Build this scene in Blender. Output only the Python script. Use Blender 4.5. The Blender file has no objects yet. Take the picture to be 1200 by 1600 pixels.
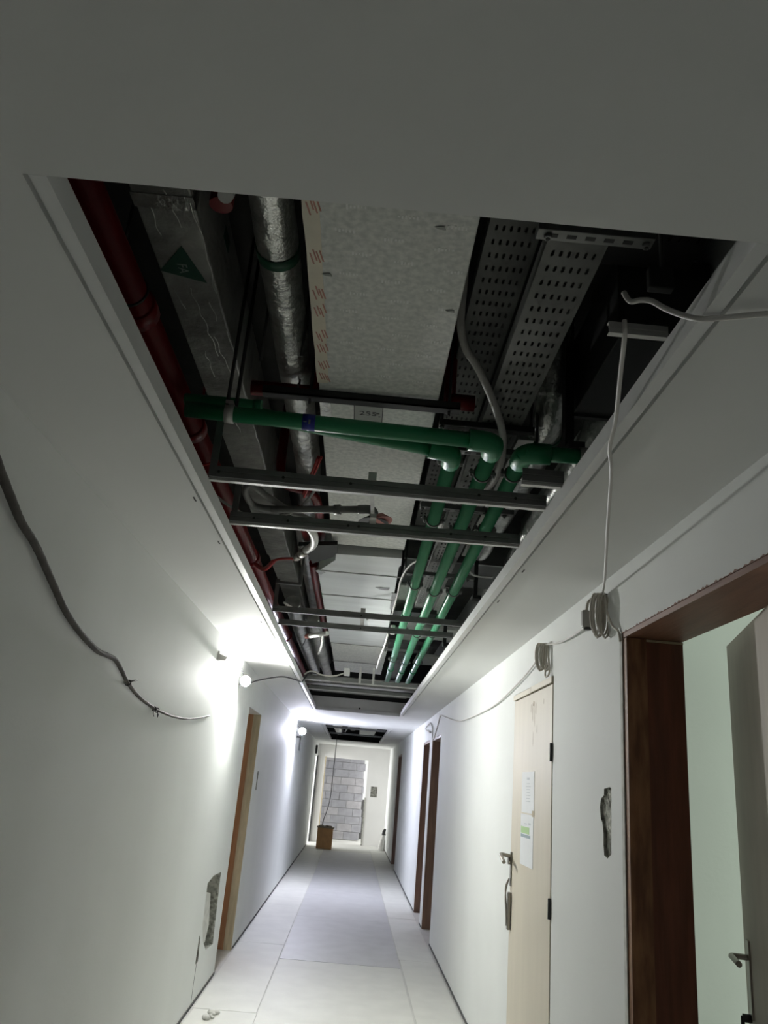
import bpy, bmesh, math, random
from mathutils import Vector, Matrix
from mathutils.geometry import delaunay_2d_cdt
random.seed(7)
S = bpy.context.scene
COL = S.collection

# ------------------------------------------------------------------ camera, world, lights, exposure
cd = bpy.data.cameras.new('camera')
cam = bpy.data.objects.new('camera', cd); COL.objects.link(cam)
cd.sensor_fit = 'VERTICAL'; cd.sensor_height = 36.0; cd.lens = 1230 / 1600 * 36.0
cd.clip_start = 0.02
R_ = Vector((0.9959, -0.0389, 0.0818)); D_ = Vector((0.0906, 0.3224, -0.9423)); F_ = Vector((0.0103, 0.9458, 0.3246))
F_.normalize(); R_ = (R_ - F_ * R_.dot(F_)).normalized(); U_ = R_.cross(F_)
cam.matrix_world = Matrix(((R_.x, U_.x, -F_.x, 0), (R_.y, U_.y, -F_.y, 0), (R_.z, U_.z, -F_.z, 1.55), (0, 0, 0, 1)))
S.camera = cam
w = bpy.data.worlds.new('world'); S.world = w; w.use_nodes = True
w.node_tree.nodes['Background'].inputs[0].default_value = (0.93, 1.0, 0.97, 1)
w.node_tree.nodes['Background'].inputs[1].default_value = 0.02
S.view_settings.view_transform = 'Standard'; S.view_settings.look = 'None'
S.view_settings.gamma = 1.0; S.view_settings.use_curve_mapping = False
S.view_settings.exposure = 0.42
BULB_NEAR = 2200.0
BULB_FAR = 1650.0

def area(name, loc, target, sx, sy, power, color):
    l = bpy.data.lights.new(name, 'AREA'); l.shape = 'RECTANGLE'; l.size = sx; l.size_y = sy
    l.energy = power; l.color = color
    o = bpy.data.objects.new(name, l); COL.objects.link(o); o.location = loc
    o.rotation_euler = (Vector(target) - Vector(loc)).to_track_quat('-Z', 'Y').to_euler()
    return o
area('daylight_room_window', (3.55, 0.4, 1.5), (1.0, 2.2, 1.1), 1.2, 1.3, 48, (0.95, 1.0, 0.95))
area('daylight_side_door', (-2.9, 20.9, 1.5), (0.6, 21.4, 1.0), 1.4, 1.8, 105, (1.0, 0.99, 1.0))
area('daylight_lobby_window', (2.2, 22.9, 1.5), (0.2, 23.2, 1.0), 1.0, 1.8, 85, (1.0, 1.0, 1.0))

# ------------------------------------------------------------------ materials
def mat(name, col, rough=0.6, metal=0.0, var=0.0, vscale=4.0, bump=0.0, bscale=30.0, emit=None, spec=0.5, stretch=(1, 1, 1), col2=None, vlo=0.35, vhi=0.65):
    m = bpy.data.materials.new(name); m.use_nodes = True
    nt = m.node_tree; p = nt.nodes['Principled BSDF']
    p.inputs['Base Color'].default_value = (*col, 1); p.inputs['Roughness'].default_value = rough
    p.inputs['Metallic'].default_value = metal; p.inputs['Specular IOR Level'].default_value = spec
    if emit:
        p.inputs['Emission Color'].default_value = (*emit[0], 1); p.inputs['Emission Strength'].default_value = emit[1]
    if var or bump or col2:
        tc = nt.nodes.new('ShaderNodeTexCoord'); mp = nt.nodes.new('ShaderNodeMapping')
        mp.inputs['Scale'].default_value = stretch
        nt.links.new(tc.outputs['Object'], mp.inputs['Vector'])
    if var or col2:
        n = nt.nodes.new('ShaderNodeTexNoise'); n.inputs['Scale'].default_value = vscale; n.inputs['Detail'].default_value = 6
        nt.links.new(mp.outputs[0], n.inputs['Vector'])
        r = nt.nodes.new('ShaderNodeValToRGB')
        c2 = col2 if col2 else tuple(c * (1 - var) for c in col)
        r.color_ramp.elements[0].color = (*c2, 1); r.color_ramp.elements[1].color = (*col, 1)
        r.color_ramp.elements[0].position = vlo; r.color_ramp.elements[1].position = vhi
        nt.links.new(n.outputs['Fac'], r.inputs[0]); nt.links.new(r.outputs[0], p.inputs['Base Color'])
    if bump:
        n2 = nt.nodes.new('ShaderNodeTexNoise'); n2.inputs['Scale'].default_value = bscale; n2.inputs['Detail'].default_value = 4
        nt.links.new(mp.outputs[0], n2.inputs['Vector'])
        b = nt.nodes.new('ShaderNodeBump'); b.inputs['Strength'].default_value = bump; b.inputs['Distance'].default_value = 0.01
        nt.links.new(n2.outputs['Fac'], b.inputs['Height']); nt.links.new(b.outputs[0], p.inputs['Normal'])
    return m

M = {}
M['paint'] = mat('white wall paint', (0.80, 0.82, 0.80), 0.7, var=0.04, vscale=1.6, bump=0.05, bscale=60)
M['paint_far'] = mat('cream end wall paint', (0.78, 0.775, 0.755), 0.7, var=0.05, vscale=2, bump=0.05, bscale=60)
M['paint_room'] = mat('pale green room paint', (0.66, 0.72, 0.65), 0.7, var=0.03, vscale=2, bump=0.05, bscale=60)
M['gypsum'] = mat('white gypsum ceiling', (0.80, 0.81, 0.79), 0.75, var=0.04, vscale=1.2, bump=0.04, bscale=40)
M['trim'] = mat('white plaster trim', (0.80, 0.81, 0.80), 0.5, var=0.05, vscale=8)
M['floor'] = mat('grey screed', (0.62, 0.62, 0.58), 0.6, var=0.12, vscale=3, bump=0.1, bscale=40)
M['sheet_light'] = mat('pale protection board', (0.70, 0.70, 0.65), 0.55, var=0.07, vscale=5, bump=0.05, bscale=50)
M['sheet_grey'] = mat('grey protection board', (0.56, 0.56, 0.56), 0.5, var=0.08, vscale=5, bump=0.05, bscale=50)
M['gap'] = mat('dark joint', (0.10, 0.10, 0.10), 0.9)
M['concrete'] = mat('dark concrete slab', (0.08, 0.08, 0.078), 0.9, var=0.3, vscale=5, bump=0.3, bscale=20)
M['mortar'] = mat('rough broken mortar', (0.50, 0.50, 0.45), 0.95, col2=(0.16, 0.16, 0.14), vscale=28, bump=1.0, bscale=45)
M['mortar_pale'] = mat('pale broken mortar', (0.72, 0.72, 0.66), 0.95, col2=(0.26, 0.26, 0.23), vscale=34, bump=0.8, bscale=60)
M['rubble'] = mat('pale plaster rubble', (0.72, 0.72, 0.68), 0.9, var=0.2, vscale=20, bump=0.5, bscale=60)
M['block'] = mat('grey concrete block', (0.36, 0.36, 0.39), 0.95, var=0.18, vscale=9, bump=0.5, bscale=90)
M['block_b'] = mat('grey concrete block lighter', (0.42, 0.41, 0.43), 0.95, var=0.18, vscale=9, bump=0.5, bscale=90)
M['jointm'] = mat('block mortar', (0.39, 0.39, 0.40), 0.95, var=0.1)
M['brown'] = mat('dark brown door frame wood', (0.21, 0.072, 0.038), 0.5, var=0.35, vscale=6, bump=0.15, bscale=14, stretch=(6, 6, 0.6))
M['brown_l'] = mat('worn brown frame edge', (0.34, 0.17, 0.08), 0.6, col2=(0.16, 0.07, 0.034), vscale=7, bump=0.2, bscale=14, stretch=(4, 4, 0.8))
M['brown_head'] = mat('brown frame head wood', (0.26, 0.115, 0.066), 0.55, var=0.25, vscale=5, bump=0.15, bscale=14, stretch=(6, 0.6, 6))
M['brown_far'] = mat('dark brown far frame', (0.25, 0.155, 0.11), 0.5, var=0.25, vscale=6, stretch=(6, 6, 0.6))
M['orange'] = mat('orange brown timber', (0.40, 0.20, 0.10), 0.6, var=0.2, vscale=6, stretch=(6, 6, 0.6))
M['khaki'] = mat('khaki plywood edge', (0.50, 0.43, 0.30), 0.7, var=0.2, vscale=8, stretch=(5, 5, 0.8))
M['ply'] = mat('pale plywood door', (0.70, 0.645, 0.53), 0.55, var=0.05, vscale=3, bump=0.05, bscale=20, stretch=(4, 4, 0.5))
M['ply_stain'] = mat('plywood scuff', (0.45, 0.37, 0.26), 0.7, var=0.3, vscale=20)
M['beige_door'] = mat('beige door leaf', (0.52, 0.47, 0.41), 0.6, var=0.10, vscale=4, bump=0.05, bscale=20, stretch=(3, 3, 0.8))
M['steel'] = mat('galvanised steel', (0.26, 0.265, 0.26), 0.45, 0.6, var=0.2, vscale=12)
M['zinc'] = mat('pale zinc stud', (0.62, 0.62, 0.60), 0.5, 0.5, var=0.15, vscale=12)
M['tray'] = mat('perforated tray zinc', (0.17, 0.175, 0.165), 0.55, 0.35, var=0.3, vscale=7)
M['darksteel_shade'] = mat('dark steel and shade colour', (0.03, 0.03, 0.03), 0.55, 0.3)  # dark steel parts; also puts shade into one tray and one strut
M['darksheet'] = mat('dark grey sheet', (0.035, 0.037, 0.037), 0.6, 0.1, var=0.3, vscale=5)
M['foil'] = mat('wrinkled aluminium foil', (0.60, 0.61, 0.59), 0.30, 0.9, var=0.45, vscale=9, bump=0.9, bscale=30)
M['foil_flat'] = mat('foil insulation face', (0.34, 0.345, 0.325), 0.42, 0.25, var=0.45, vscale=6, bump=0.7, bscale=24)
M['foil_white'] = mat('pale foil wrapped duct', (0.80, 0.83, 0.82), 0.45, 0.35, var=0.12, vscale=3, bump=0.35, bscale=7, stretch=(0.6, 2.5, 1))
M['board'] = mat('pre insulated duct board', (0.82, 0.83, 0.79), 0.6, 0.05, col2=(0.62, 0.64, 0.61), vscale=55, bump=0.12, bscale=80)
M['board_print'] = mat('faint pale print', (0.88, 0.89, 0.87), 0.6, 0.05)
M['tape'] = mat('cream tape', (0.86, 0.80, 0.66), 0.6, var=0.1, vscale=12, bump=0.2, bscale=30)
M['tape_red'] = mat('red tape print', (0.62, 0.30, 0.24), 0.6, var=0.2, vscale=40)
M['redpipe'] = mat('red painted sprinkler pipe', (0.16, 0.004, 0.006), 0.30, var=0.2, vscale=6, spec=0.3)
M['redwire'] = mat('red fire cable', (0.42, 0.02, 0.02), 0.5)
M['green'] = mat('green polypropylene pipe', (0.022, 0.25, 0.105), 0.42, var=0.08, vscale=8)
M['greentape'] = mat('dark green tape', (0.006, 0.07, 0.035), 0.5)
M['greensign'] = mat('green arrow sticker', (0.002, 0.045, 0.025), 0.5)
M['white_print'] = mat('white print', (0.22, 0.27, 0.24), 0.6)
M['blue'] = mat('blue pipe label', (0.015, 0.03, 0.30), 0.4)
M['label_grey'] = mat('grey duct label', (0.36, 0.37, 0.34), 0.5, var=0.1, vscale=20)
M['ink'] = mat('black ink', (0.03, 0.03, 0.03), 0.6)
M['greypipe'] = mat('grey plastic pipe', (0.22, 0.22, 0.21), 0.45, var=0.1)
M['flexgrey'] = mat('grey flexible conduit', (0.42, 0.41, 0.39), 0.55, bump=0.3, bscale=120)
M['conduit'] = mat('dusty grey corrugated conduit', (0.10, 0.09, 0.082), 0.7, var=0.35, vscale=18, bump=0.3, bscale=60)
M['cable_w'] = mat('white cable', (0.66, 0.64, 0.61), 0.5)
M['cable_b'] = mat('beige cable coil', (0.60, 0.56, 0.49), 0.55, var=0.1)
M['cable_d'] = mat('dark cable', (0.07, 0.07, 0.075), 0.5)
M['plug'] = mat('grey plug connector', (0.40, 0.39, 0.37), 0.5)
M['black'] = mat('black rubber', (0.02, 0.02, 0.02), 0.6)
M['white_pl'] = mat('white plastic', (0.80, 0.80, 0.78), 0.4)
M['paper'] = mat('white notice paper', (0.84, 0.86, 0.88), 0.7, var=0.03, vscale=12)
M['paper_green'] = mat('green print band', (0.42, 0.62, 0.30), 0.7)
M['paper_blue'] = mat('grey blue print band', (0.34, 0.42, 0.46), 0.7)
M['paper_ink'] = mat('pale grey print', (0.60, 0.63, 0.66), 0.7)
M['chrome'] = mat('worn metal handle', (0.36, 0.34, 0.31), 0.4, 0.8)
M['card'] = mat('brown box board', (0.52, 0.29, 0.12), 0.75, var=0.2, vscale=9)
M['card_top'] = mat('dusty dark box top', (0.25, 0.21, 0.16), 0.85, var=0.3, vscale=14)
M['bulb'] = mat('lit lamp bulb', (1, 1, 1), 0.4, emit=((1.0, 1.0, 0.965), BULB_NEAR))
M['bulb2'] = mat('lit cool lamp bulb', (1, 1, 1), 0.4, emit=((0.82, 0.83, 1.0), BULB_FAR))
M['pink'] = mat('dusty red cap', (0.55, 0.22, 0.20), 0.6)

# ------------------------------------------------------------------ geometry helpers
class B:
    def __init__(s): s.bm = bmesh.new()
    def box(s, x0, x1, y0, y1, z0, z1, bev=0.0):
        r = bmesh.ops.create_cube(s.bm, size=1.0)
        for v in r['verts']:
            v.co = Vector((x0 + (v.co.x + .5) * (x1 - x0), y0 + (v.co.y + .5) * (y1 - y0), z0 + (v.co.z + .5) * (z1 - z0)))
        if bev:
            ed = list({e for v in r['verts'] for e in v.link_edges})
            bmesh.ops.bevel(s.bm, geom=ed, offset=bev, segments=2, affect='EDGES', profile=0.5)
        return s
    def tube(s, pts, r, n=10, cap=True):
        pts = [Vector(p) for p in pts]; N = len(pts)
        rs = r if isinstance(r, (list, tuple)) else [r] * N
        prev = None; rings = []
        for i, p in enumerate(pts):
            t = (pts[min(i + 1, N - 1)] - pts[max(i - 1, 0)])
            if t.length < 1e-9: t = Vector((0, 0, 1))
            t.normalize()
            if prev is None:
                a = Vector((0, 0, 1)) if abs(t.z) < .9 else Vector((1, 0, 0))
                u = (a - t * a.dot(t)).normalized()
            else:
                u = (prev - t * prev.dot(t)).normalized()
            prev = u; v = t.cross(u)
            rings.append([s.bm.verts.new(p + (u * math.cos(k * 2 * math.pi / n) + v * math.sin(k * 2 * math.pi / n)) * rs[i]) for k in range(n)])
        for i in range(N - 1):
            for k in range(n):
                f = s.bm.faces.new((rings[i][k], rings[i][(k + 1) % n], rings[i + 1][(k + 1) % n], rings[i + 1][k])); f.smooth = True
        if cap:
            s.bm.faces.new(rings[0][::-1]); s.bm.faces.new(rings[-1])
        return s
    def ring(s, c, axis, R, r, n=20, m=6, a0=0, a1=2 * math.pi):
        axis = Vector(axis).normalized(); a = Vector((0, 0, 1)) if abs(axis.z) < .9 else Vector((1, 0, 0))
        u = (a - axis * a.dot(axis)).normalized(); v = axis.cross(u)
        return s.tube([Vector(c) + (u * math.cos(a0 + (a1 - a0) * i / n) + v * math.sin(a0 + (a1 - a0) * i / n)) * R for i in range(n + 1)], r, m)
    def sphere(s, c, r, sc=(1, 1, 1), seg=20):
        q = bmesh.ops.create_uvsphere(s.bm, u_segments=seg, v_segments=seg // 2, radius=r)
        for v in q['verts']: v.co = Vector((v.co.x * sc[0], v.co.y * sc[1], v.co.z * sc[2])) + Vector(c)
        for f in s.bm.faces:
            f.smooth = True
        return s
    def poly(s, pts):
        s.bm.faces.new([s.bm.verts.new(p) for p in pts]); return s
    def prism(s, pts, d):
        a = [s.bm.verts.new(p) for p in pts]; d = Vector(d); b = [s.bm.verts.new(Vector(p) + d) for p in pts]
        n = len(a); s.bm.faces.new(a[::-1]); s.bm.faces.new(b)
        for i in range(n): s.bm.faces.new((a[i], a[(i + 1) % n], b[(i + 1) % n], b[i]))
        return s

def cr(pts, k=6):
    P = [Vector(p) for p in pts]; out = []
    for i in range(len(P) - 1):
        p0, p1, p2, p3 = P[max(i - 1, 0)], P[i], P[i + 1], P[min(i + 2, len(P) - 1)]
        for j in range(k):
            t = j / k
            out.append(0.5 * ((2 * p1) + (p2 - p0) * t + (2 * p0 - 5 * p1 + 4 * p2 - p3) * t * t + (3 * p1 - p0 - 3 * p2 + p3) * t ** 3))
    out.append(P[-1]); return out

ORG = {}
def tag(o, label=None, cat=None, group=None, kind=None):
    if label: o['label'] = label
    if cat: o['category'] = cat
    if group: o['group'] = group
    if kind: o['kind'] = kind
    return o
def thing(name, label, cat, loc, group=None, kind=None):
    o = bpy.data.objects.new(name, None); COL.objects.link(o); o.location = loc; o.empty_display_size = 0.05
    ORG[o.name] = Vector(loc); return tag(o, label, cat, group, kind)
def obj(name, b, m, parent=None, label=None):
    bm = b.bm if isinstance(b, B) else b
    bmesh.ops.recalc_face_normals(bm, faces=bm.faces)
    if parent is not None: org = ORG[parent.name]
    else:
        xs = [v.co for v in bm.verts]
        org = Vector(((min(v.x for v in xs) + max(v.x for v in xs)) / 2, (min(v.y for v in xs) + max(v.y for v in xs)) / 2, min(v.z for v in xs)))
    bmesh.ops.translate(bm, verts=bm.verts, vec=-org)
    me = bpy.data.meshes.new(name); bm.to_mesh(me); bm.free()
    me.materials.append(M[m] if isinstance(m, str) else m)
    o = bpy.data.objects.new(name, me); COL.objects.link(o); ORG[o.name] = org
    if parent is not None: o.parent = parent
    else: o.location = org
    if label: o['label'] = label
    return o
def one(name, b, m, label, cat, group=None, kind=None):
    return tag(obj(name, b, m), label, cat, group, kind)

def text_obj(name, body, size, origin, xdir, ydir, m, parent, ext=0.0004):
    c = bpy.data.curves.new(name, 'FONT'); c.body = body; c.size = size; c.extrude = ext; c.align_x = 'CENTER'; c.align_y = 'CENTER'
    t = bpy.data.objects.new(name + '_src', c); COL.objects.link(t)
    bpy.context.view_layer.update()
    me = bpy.data.meshes.new_from_object(t.evaluated_get(bpy.context.evaluated_depsgraph_get()))
    COL.objects.unlink(t); bpy.data.objects.remove(t); bpy.data.curves.remove(c)
    X = Vector(xdir); Y = Vector(ydir); Z = X.cross(Y)
    org = ORG[parent.name]
    for v in me.vertices:
        v.co = Vector(origin) + X * v.co.x + Y * v.co.y + Z * v.co.z - org
    me.materials.clear(); me.materials.append(M[m])
    o = bpy.data.objects.new(name, me); COL.objects.link(o); o.parent = parent; ORG[o.name] = org
    return o

def slab(outer, through, recess, to3, back, name, m, parent=None):
    """a flat sheet given by 2D outline with holes; `to3(u,v,d)` maps to 3D, d = depth behind the face; recess: [(poly, depth)]"""
    b = B(); bm = b.bm
    def face_set(polys, d):
        flat = [Vector(p) for q in polys for p in q]; ed = []; k = 0
        for q in polys:
            ed += [(k + i, k + (i + 1) % len(q)) for i in range(len(q))]; k += len(q)
        vv, _, ff, *_ = delaunay_2d_cdt(flat, ed, [], 0, 1e-6)
        vs = [bm.verts.new(to3(p[0], p[1], d)) for p in vv]; seen = set()
        for t in ff:
            c = (vv[t[0]] + vv[t[1]] + vv[t[2]]) / 3; n = 0
            for q in polys:
                for i in range(len(q)):
                    a, e = q[i], q[(i + 1) % len(q)]
                    if (a[1] > c.y) != (e[1] > c.y) and c.x < (e[0] - a[0]) * (c.y - a[1]) / (e[1] - a[1]) + a[0]: n += 1
            key = tuple(sorted(t))
            if n % 2 and key not in seen:
                seen.add(key); bm.faces.new([vs[i] for i in t])
    face_set([outer] + through + [r[0] for r in recess], 0)
    face_set([outer] + through, back)
    def skirt(q, d):
        a = [b.bm.verts.new(to3(p[0], p[1], 0)) for p in q]; c = [bm.verts.new(to3(p[0], p[1], d)) for p in q]
        for i in range(len(q)):
            j = (i + 1) % len(q); b.bm.faces.new((a[i], a[j], c[j], c[i]))
    for q in [outer] + through: skirt(q, back)
    bmesh.ops.remove_doubles(bm, verts=bm.verts, dist=1e-5)
    w_ = obj(name, b, m, parent)
    for q, d in recess:
        b = B(); bm = b.bm; skirt(q, d); obj('recess_side', b, 'mortar', w_)
    return w_
def notched(y0, y1, z1, doors):
    p = [(y0, 0)]
    for d in sorted(doors): p += [(d[0], 0), (d[0], d[3]), (d[1], d[3]), (d[1], 0)]
    return p + [(y1, 0), (y1, z1), (y0, z1)]
def rect(u0, u1, v0, v1): return [(u0, v0), (u1, v0), (u1, v1), (u0, v1)]

XW = 0.955; T = 0.22; ZC = 2.40; ZS = 3.25; Y0, Y1 = -3.0, 21.8

# ------------------------------------------------------------------ setting: floor
fl = thing('floor', 'pale grey floor of the corridor covered by protection boards', 'floor', (0, 0, 0), kind='structure')
obj('screed', B().box(-3.2, 4.0, Y0 - .3, 26.0, -0.10, 0.0), 'floor', fl)
for x0, x1, segs, z in ((-0.93, -0.50, (-1.0, 1.4, 3.8, 6.2, 8.55, 11.0, 13.4, 15.8, 18.2, 20.4), .004),
                        (-0.49, 0.585, (-1.4, 1.0, 3.4, 5.6, 7.93, 10.3, 12.7, 15.1, 17.5, 19.4), .006),
                        (0.595, 0.93, (-1.2, 1.2, 3.6, 6.0, 8.3, 10.7, 13.1, 15.5, 17.9, 20.3), .004)):
    for i in range(len(segs) - 1):
        dx = random.uniform(-.006, .006)
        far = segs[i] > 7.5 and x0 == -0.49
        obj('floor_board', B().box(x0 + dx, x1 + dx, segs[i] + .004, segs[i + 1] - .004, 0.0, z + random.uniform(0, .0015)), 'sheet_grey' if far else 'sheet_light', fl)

# ------------------------------------------------------------------ setting: walls
DL = (7.17, 8.15, 0.0, 2.09)                     # doorway in the left wall
SIDE = (20.55, 21.7, 0.0, 2.06)                  # bright side doorway at the end
DF = (1.70, 2.89, 0.0, 2.15)                     # near open doorway in the right wall
DP = (3.935, 4.90, 0.0, 2.125)                   # plywood door
D3 = (9.15, 10.15, 0.0, 2.12); D4 = (10.45, 11.35, 0.0, 2.12); D5 = (16.35, 17.6, 0.0, 2.13)
hole_l = [(6.24, .50), (6.205, .775), (6.45, .80), (6.80, .79), (6.88, .27), (6.55, .29), (6.36, .38)]
hole_l2 = [(6.155, .27), (6.165, .45), (6.215, .43), (6.26, .27)]
slot_l = rect(8.43, 8.53, 1.38, 1.56)
wl = slab(notched(Y0, Y1, ZS, [DL, SIDE]), [], [(hole_l, .17), (hole_l2, .06), (slot_l, .05)],
          lambda u, v, d: (-XW - d, u, v), T, 'wall_left', 'paint')
tag(wl, 'long white painted corridor wall with the lit lamp and a broken hole', 'wall', kind='structure')
slot_r = [(3.045, 1.375), (3.035, 1.60), (3.055, 1.605), (3.125, 1.598), (3.128, 1.575), (3.165, 1.562), (3.18, 1.53), (3.168, 1.49), (3.150, 1.478), (3.136, 1.44), (3.138, 1.40), (3.130, 1.365), (3.09, 1.358)]
wr = slab(notched(Y0, Y1, ZS, [DF, DP, D3, D4, D5]), [], [(slot_r, .016)],
          lambda u, v, d: (XW + d, u, v), T, 'wall_right', 'paint')
tag(wr, 'white painted corridor wall with wooden door frames and a chased slot', 'wall', kind='structure')

def rough_patch(name, X, sgn, u0, u1, v0, v1, depth, m, parent, n=10, k=14):
    b = B(); g = []
    for i in range(n + 1):
        row = []
        for j in range(k + 1):
            d = depth - random.uniform(0, .55) * min(depth, .035)
            row.append(b.bm.verts.new((X + sgn * d, u0 + (u1 - u0) * i / n, v0 + (v1 - v0) * j / k)))
        g.append(row)
    for i in range(n):
        for j in range(k): b.bm.faces.new((g[i][j], g[i + 1][j], g[i + 1][j + 1], g[i][j + 1]))
    return obj(name, b, m, parent)
rough_patch('chase_back', XW, 1, 3.03, 3.19, 1.35, 1.61, .016, 'mortar_pale', wr)
rough_patch('hole_back', -XW, -1, 6.15, 6.92, .24, .83, .17, 'mortar', wl)
rough_patch('hole_back', -XW, -1, 6.14, 6.27, .25, .48, .06, 'mortar', wl, 5, 6)
obj('slot_back', B().box(-XW - .052, -XW - .045, 8.42, 8.54, 1.37, 1.57), 'gap', wl)
# broken plaster slab stuck in the hole
obj('wall_crack', B().prism([(-XW - .001, 6.200, .27), (-XW - .001, 6.214, .27), (-XW - .001, 6.205, .14), (-XW - .001, 6.212, .02), (-XW - .001, 6.202, .02), (-XW - .001, 6.196, .15)], (.0018, 0, 0)), 'gap', wl)
b = B(); b.prism([(-XW - .10, 6.22, .40), (-XW - .09, 6.24, .62), (-XW - .09, 6.42, .69), (-XW - .08, 6.60, .66), (-XW - .07, 6.66, .44), (-XW - .07, 6.58, .33), (-XW - .08, 6.36, .36)], (.05, 0.01, 0))
obj('broken_plaster', b, 'rubble', wl)

we = slab(notched(-1.3, 2.4, ZS, [(-.735, .395, 0, 2.08)]), [], [(rect(.52, .69, 1.18, 1.44), .05)],
          lambda u, v, d: (u, Y1 + d, v), .2, 'wall_far', 'paint_far')
tag(we, 'cream end wall with an opening onto grey blockwork', 'wall', kind='structure')
obj('recess_back', B().box(.52, .69, Y1 + .045, Y1 + .05, 1.18, 1.44), 'mortar', we)
obj('opening_edge', B().box(-.745, -.715, Y1 - .012, Y1 + .02, 0, 2.09), 'khaki', we)
obj('opening_edge', B().box(.375, .40, Y1 - .012, Y1 + .02, 0.0, 1.15), 'mortar', we)
wb = one('wall_back', B().box(-1.3, 1.3, Y0 - .2, Y0, 0, ZS), 'paint', 'plain white wall closing the corridor behind the viewer', 'wall', kind='structure')
# dark strips put in for the shaded gaps at the wall feet
for nm, x0, x1, gaps, lb in (('gap_strip_left', -XW, -XW + .006, (DL, SIDE), 'dark strip for the shaded gap along the foot of the wall with the lamp'),
                              ('gap_strip_right', XW - .006, XW, (DF, DP, D3, D4, D5), 'dark strip for the shaded gap along the foot of the wall with the doors')):
    b = B(); y = Y0
    for g in gaps:
        b.box(x0, x1, y, g[0], .004, .022); y = g[1]
    if y < Y1: b.box(x0, x1, y, Y1, .004, .022)
    one(nm, b, 'gap', lb, 'baseboard', kind='structure')
# lobby beyond the end wall, and rooms beside the corridor
lob = thing('wall_lobby', 'white lobby walls lit by daylight beyond the end opening', 'wall', (0, 25, 0), kind='structure')
obj('rear_wall', B().box(-1.5, 2.6, 25.0, 25.1, 0, ZS), 'paint', lob)
obj('side_wall', B().box(-1.5, -1.3, 22.0, 25.0, 0, ZS), 'paint', lob)
obj('side_wall', B().box(2.5, 2.6, 22.0, 25.0, 0, ZS), 'paint', lob)
obj('low_board', B().box(.28, .75, 24.2, 24.25, 0, 1.05), 'concrete', lob, 'low dark board leaning in the lobby')
sr = thing('wall_side_room', 'white walls of the bright room beside the far end', 'wall', (-2, 21, 0), kind='structure')
obj('room_wall', B().box(-3.2, -3.1, 19.3, 22.8, 0, ZS), 'paint', sr)
obj('room_wall', B().box(-3.1, -XW - T, 19.3, 19.4, 0, ZS), 'paint', sr)
obj('room_wall', B().box(-3.1, -XW - T, 22.0, 22.1, 0, ZS), 'paint', sr)
rr = thing('wall_side_room', 'pale green walls of the room behind the open door', 'wall', (2.5, 1.5, 0), kind='structure')
obj('room_wall', B().box(XW + T, 3.7, 3.12, 3.2, 0, ZS), 'paint_room', rr)
obj('room_wall', B().box(3.7, 3.8, -.9, 3.2, 0, ZS), 'paint_room', rr)
obj('room_wall', B().box(XW + T, 3.7, -.98, -.9, 0, ZS), 'paint_room', rr)

# upper slab (plenum soffit)
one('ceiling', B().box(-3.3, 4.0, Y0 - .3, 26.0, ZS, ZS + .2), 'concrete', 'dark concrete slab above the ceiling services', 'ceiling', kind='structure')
# gypsum ceiling with two openings
OX = .556
OA = (1.0, 10.66); OB = (13.75, 18.9)
cg = slab(rect(-XW, XW, Y0, Y1), [rect(-OX - .041, OX + .041, OA[0], OA[1]), rect(-OX - .041, OX + .041, OB[0], OB[1])], [], lambda u, v, d: (u, v, ZC + d), .0125, 'ceiling', 'gypsum')
tag(cg, 'white gypsum ceiling with two long open access gaps', 'ceiling', kind='structure')
obj('ceiling_panel', B().box(-XW + .001, XW - .001, Y0 + .01, 1.0, ZC - .011, ZC - .0005), 'gypsum', cg)
# screw marks beside the opening
for (x, y) in ((-.612, 2.52), (-.612, 3.03), (.612, 3.05), (.612, 3.62), (-.625, 4.7)):
    obj('screw_hole', B().box(x - .003, x + .003, y - .022, y + .022, ZC - .0006, ZC + .001), 'gap', cg)
def edge_trim(n, y0, y1, ends, lab):
    t = thing('trim_%d' % n, lab, 'ceiling trim', (0, (y0 + y1) / 2, ZC), kind='structure')
    for s in (-1, 1):
        prof = [(OX - .003, ZC - .010), (OX + .024, ZC - .010), (OX + .027, ZC - .007), (OX + .027, ZC + .010), (OX + .050, ZC + .0127), (OX + .050, ZC + .0145), (OX, ZC + .0145), (OX, ZC + .042), (OX - .003, ZC + .042)]  # groove beside the lip is shaped in for the shadow band
        obj('edge_bead', B().prism([(s * p[0], y0, p[1]) for p in prof], (0, y1 - y0, 0)), 'trim', t)
    for (y, h) in ends:
        obj('end_upstand', B().box(-.94, .94, y + .017, y + .029, ZC + .0135, ZC + h), 'trim', t)
        obj('bolt_hole', B().tube([(.02, y + .0165, ZC + .05), (.02, y + .0172, ZC + .05)], .012, 10), 'black', t)
        obj('end_bead', B().box(-OX + .003, OX - .003, y, y + .012, ZC - .009, ZC + .03), 'trim', t)
    return t
edge_trim(1, OA[0] + .002, OA[1] - .002, ((OA[1] - .016, .17),), 'white edge beading round the long near ceiling opening')
edge_trim(2, OB[0] + .002, OB[1] - .002, (), 'white edge beading round the small far ceiling opening')

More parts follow.
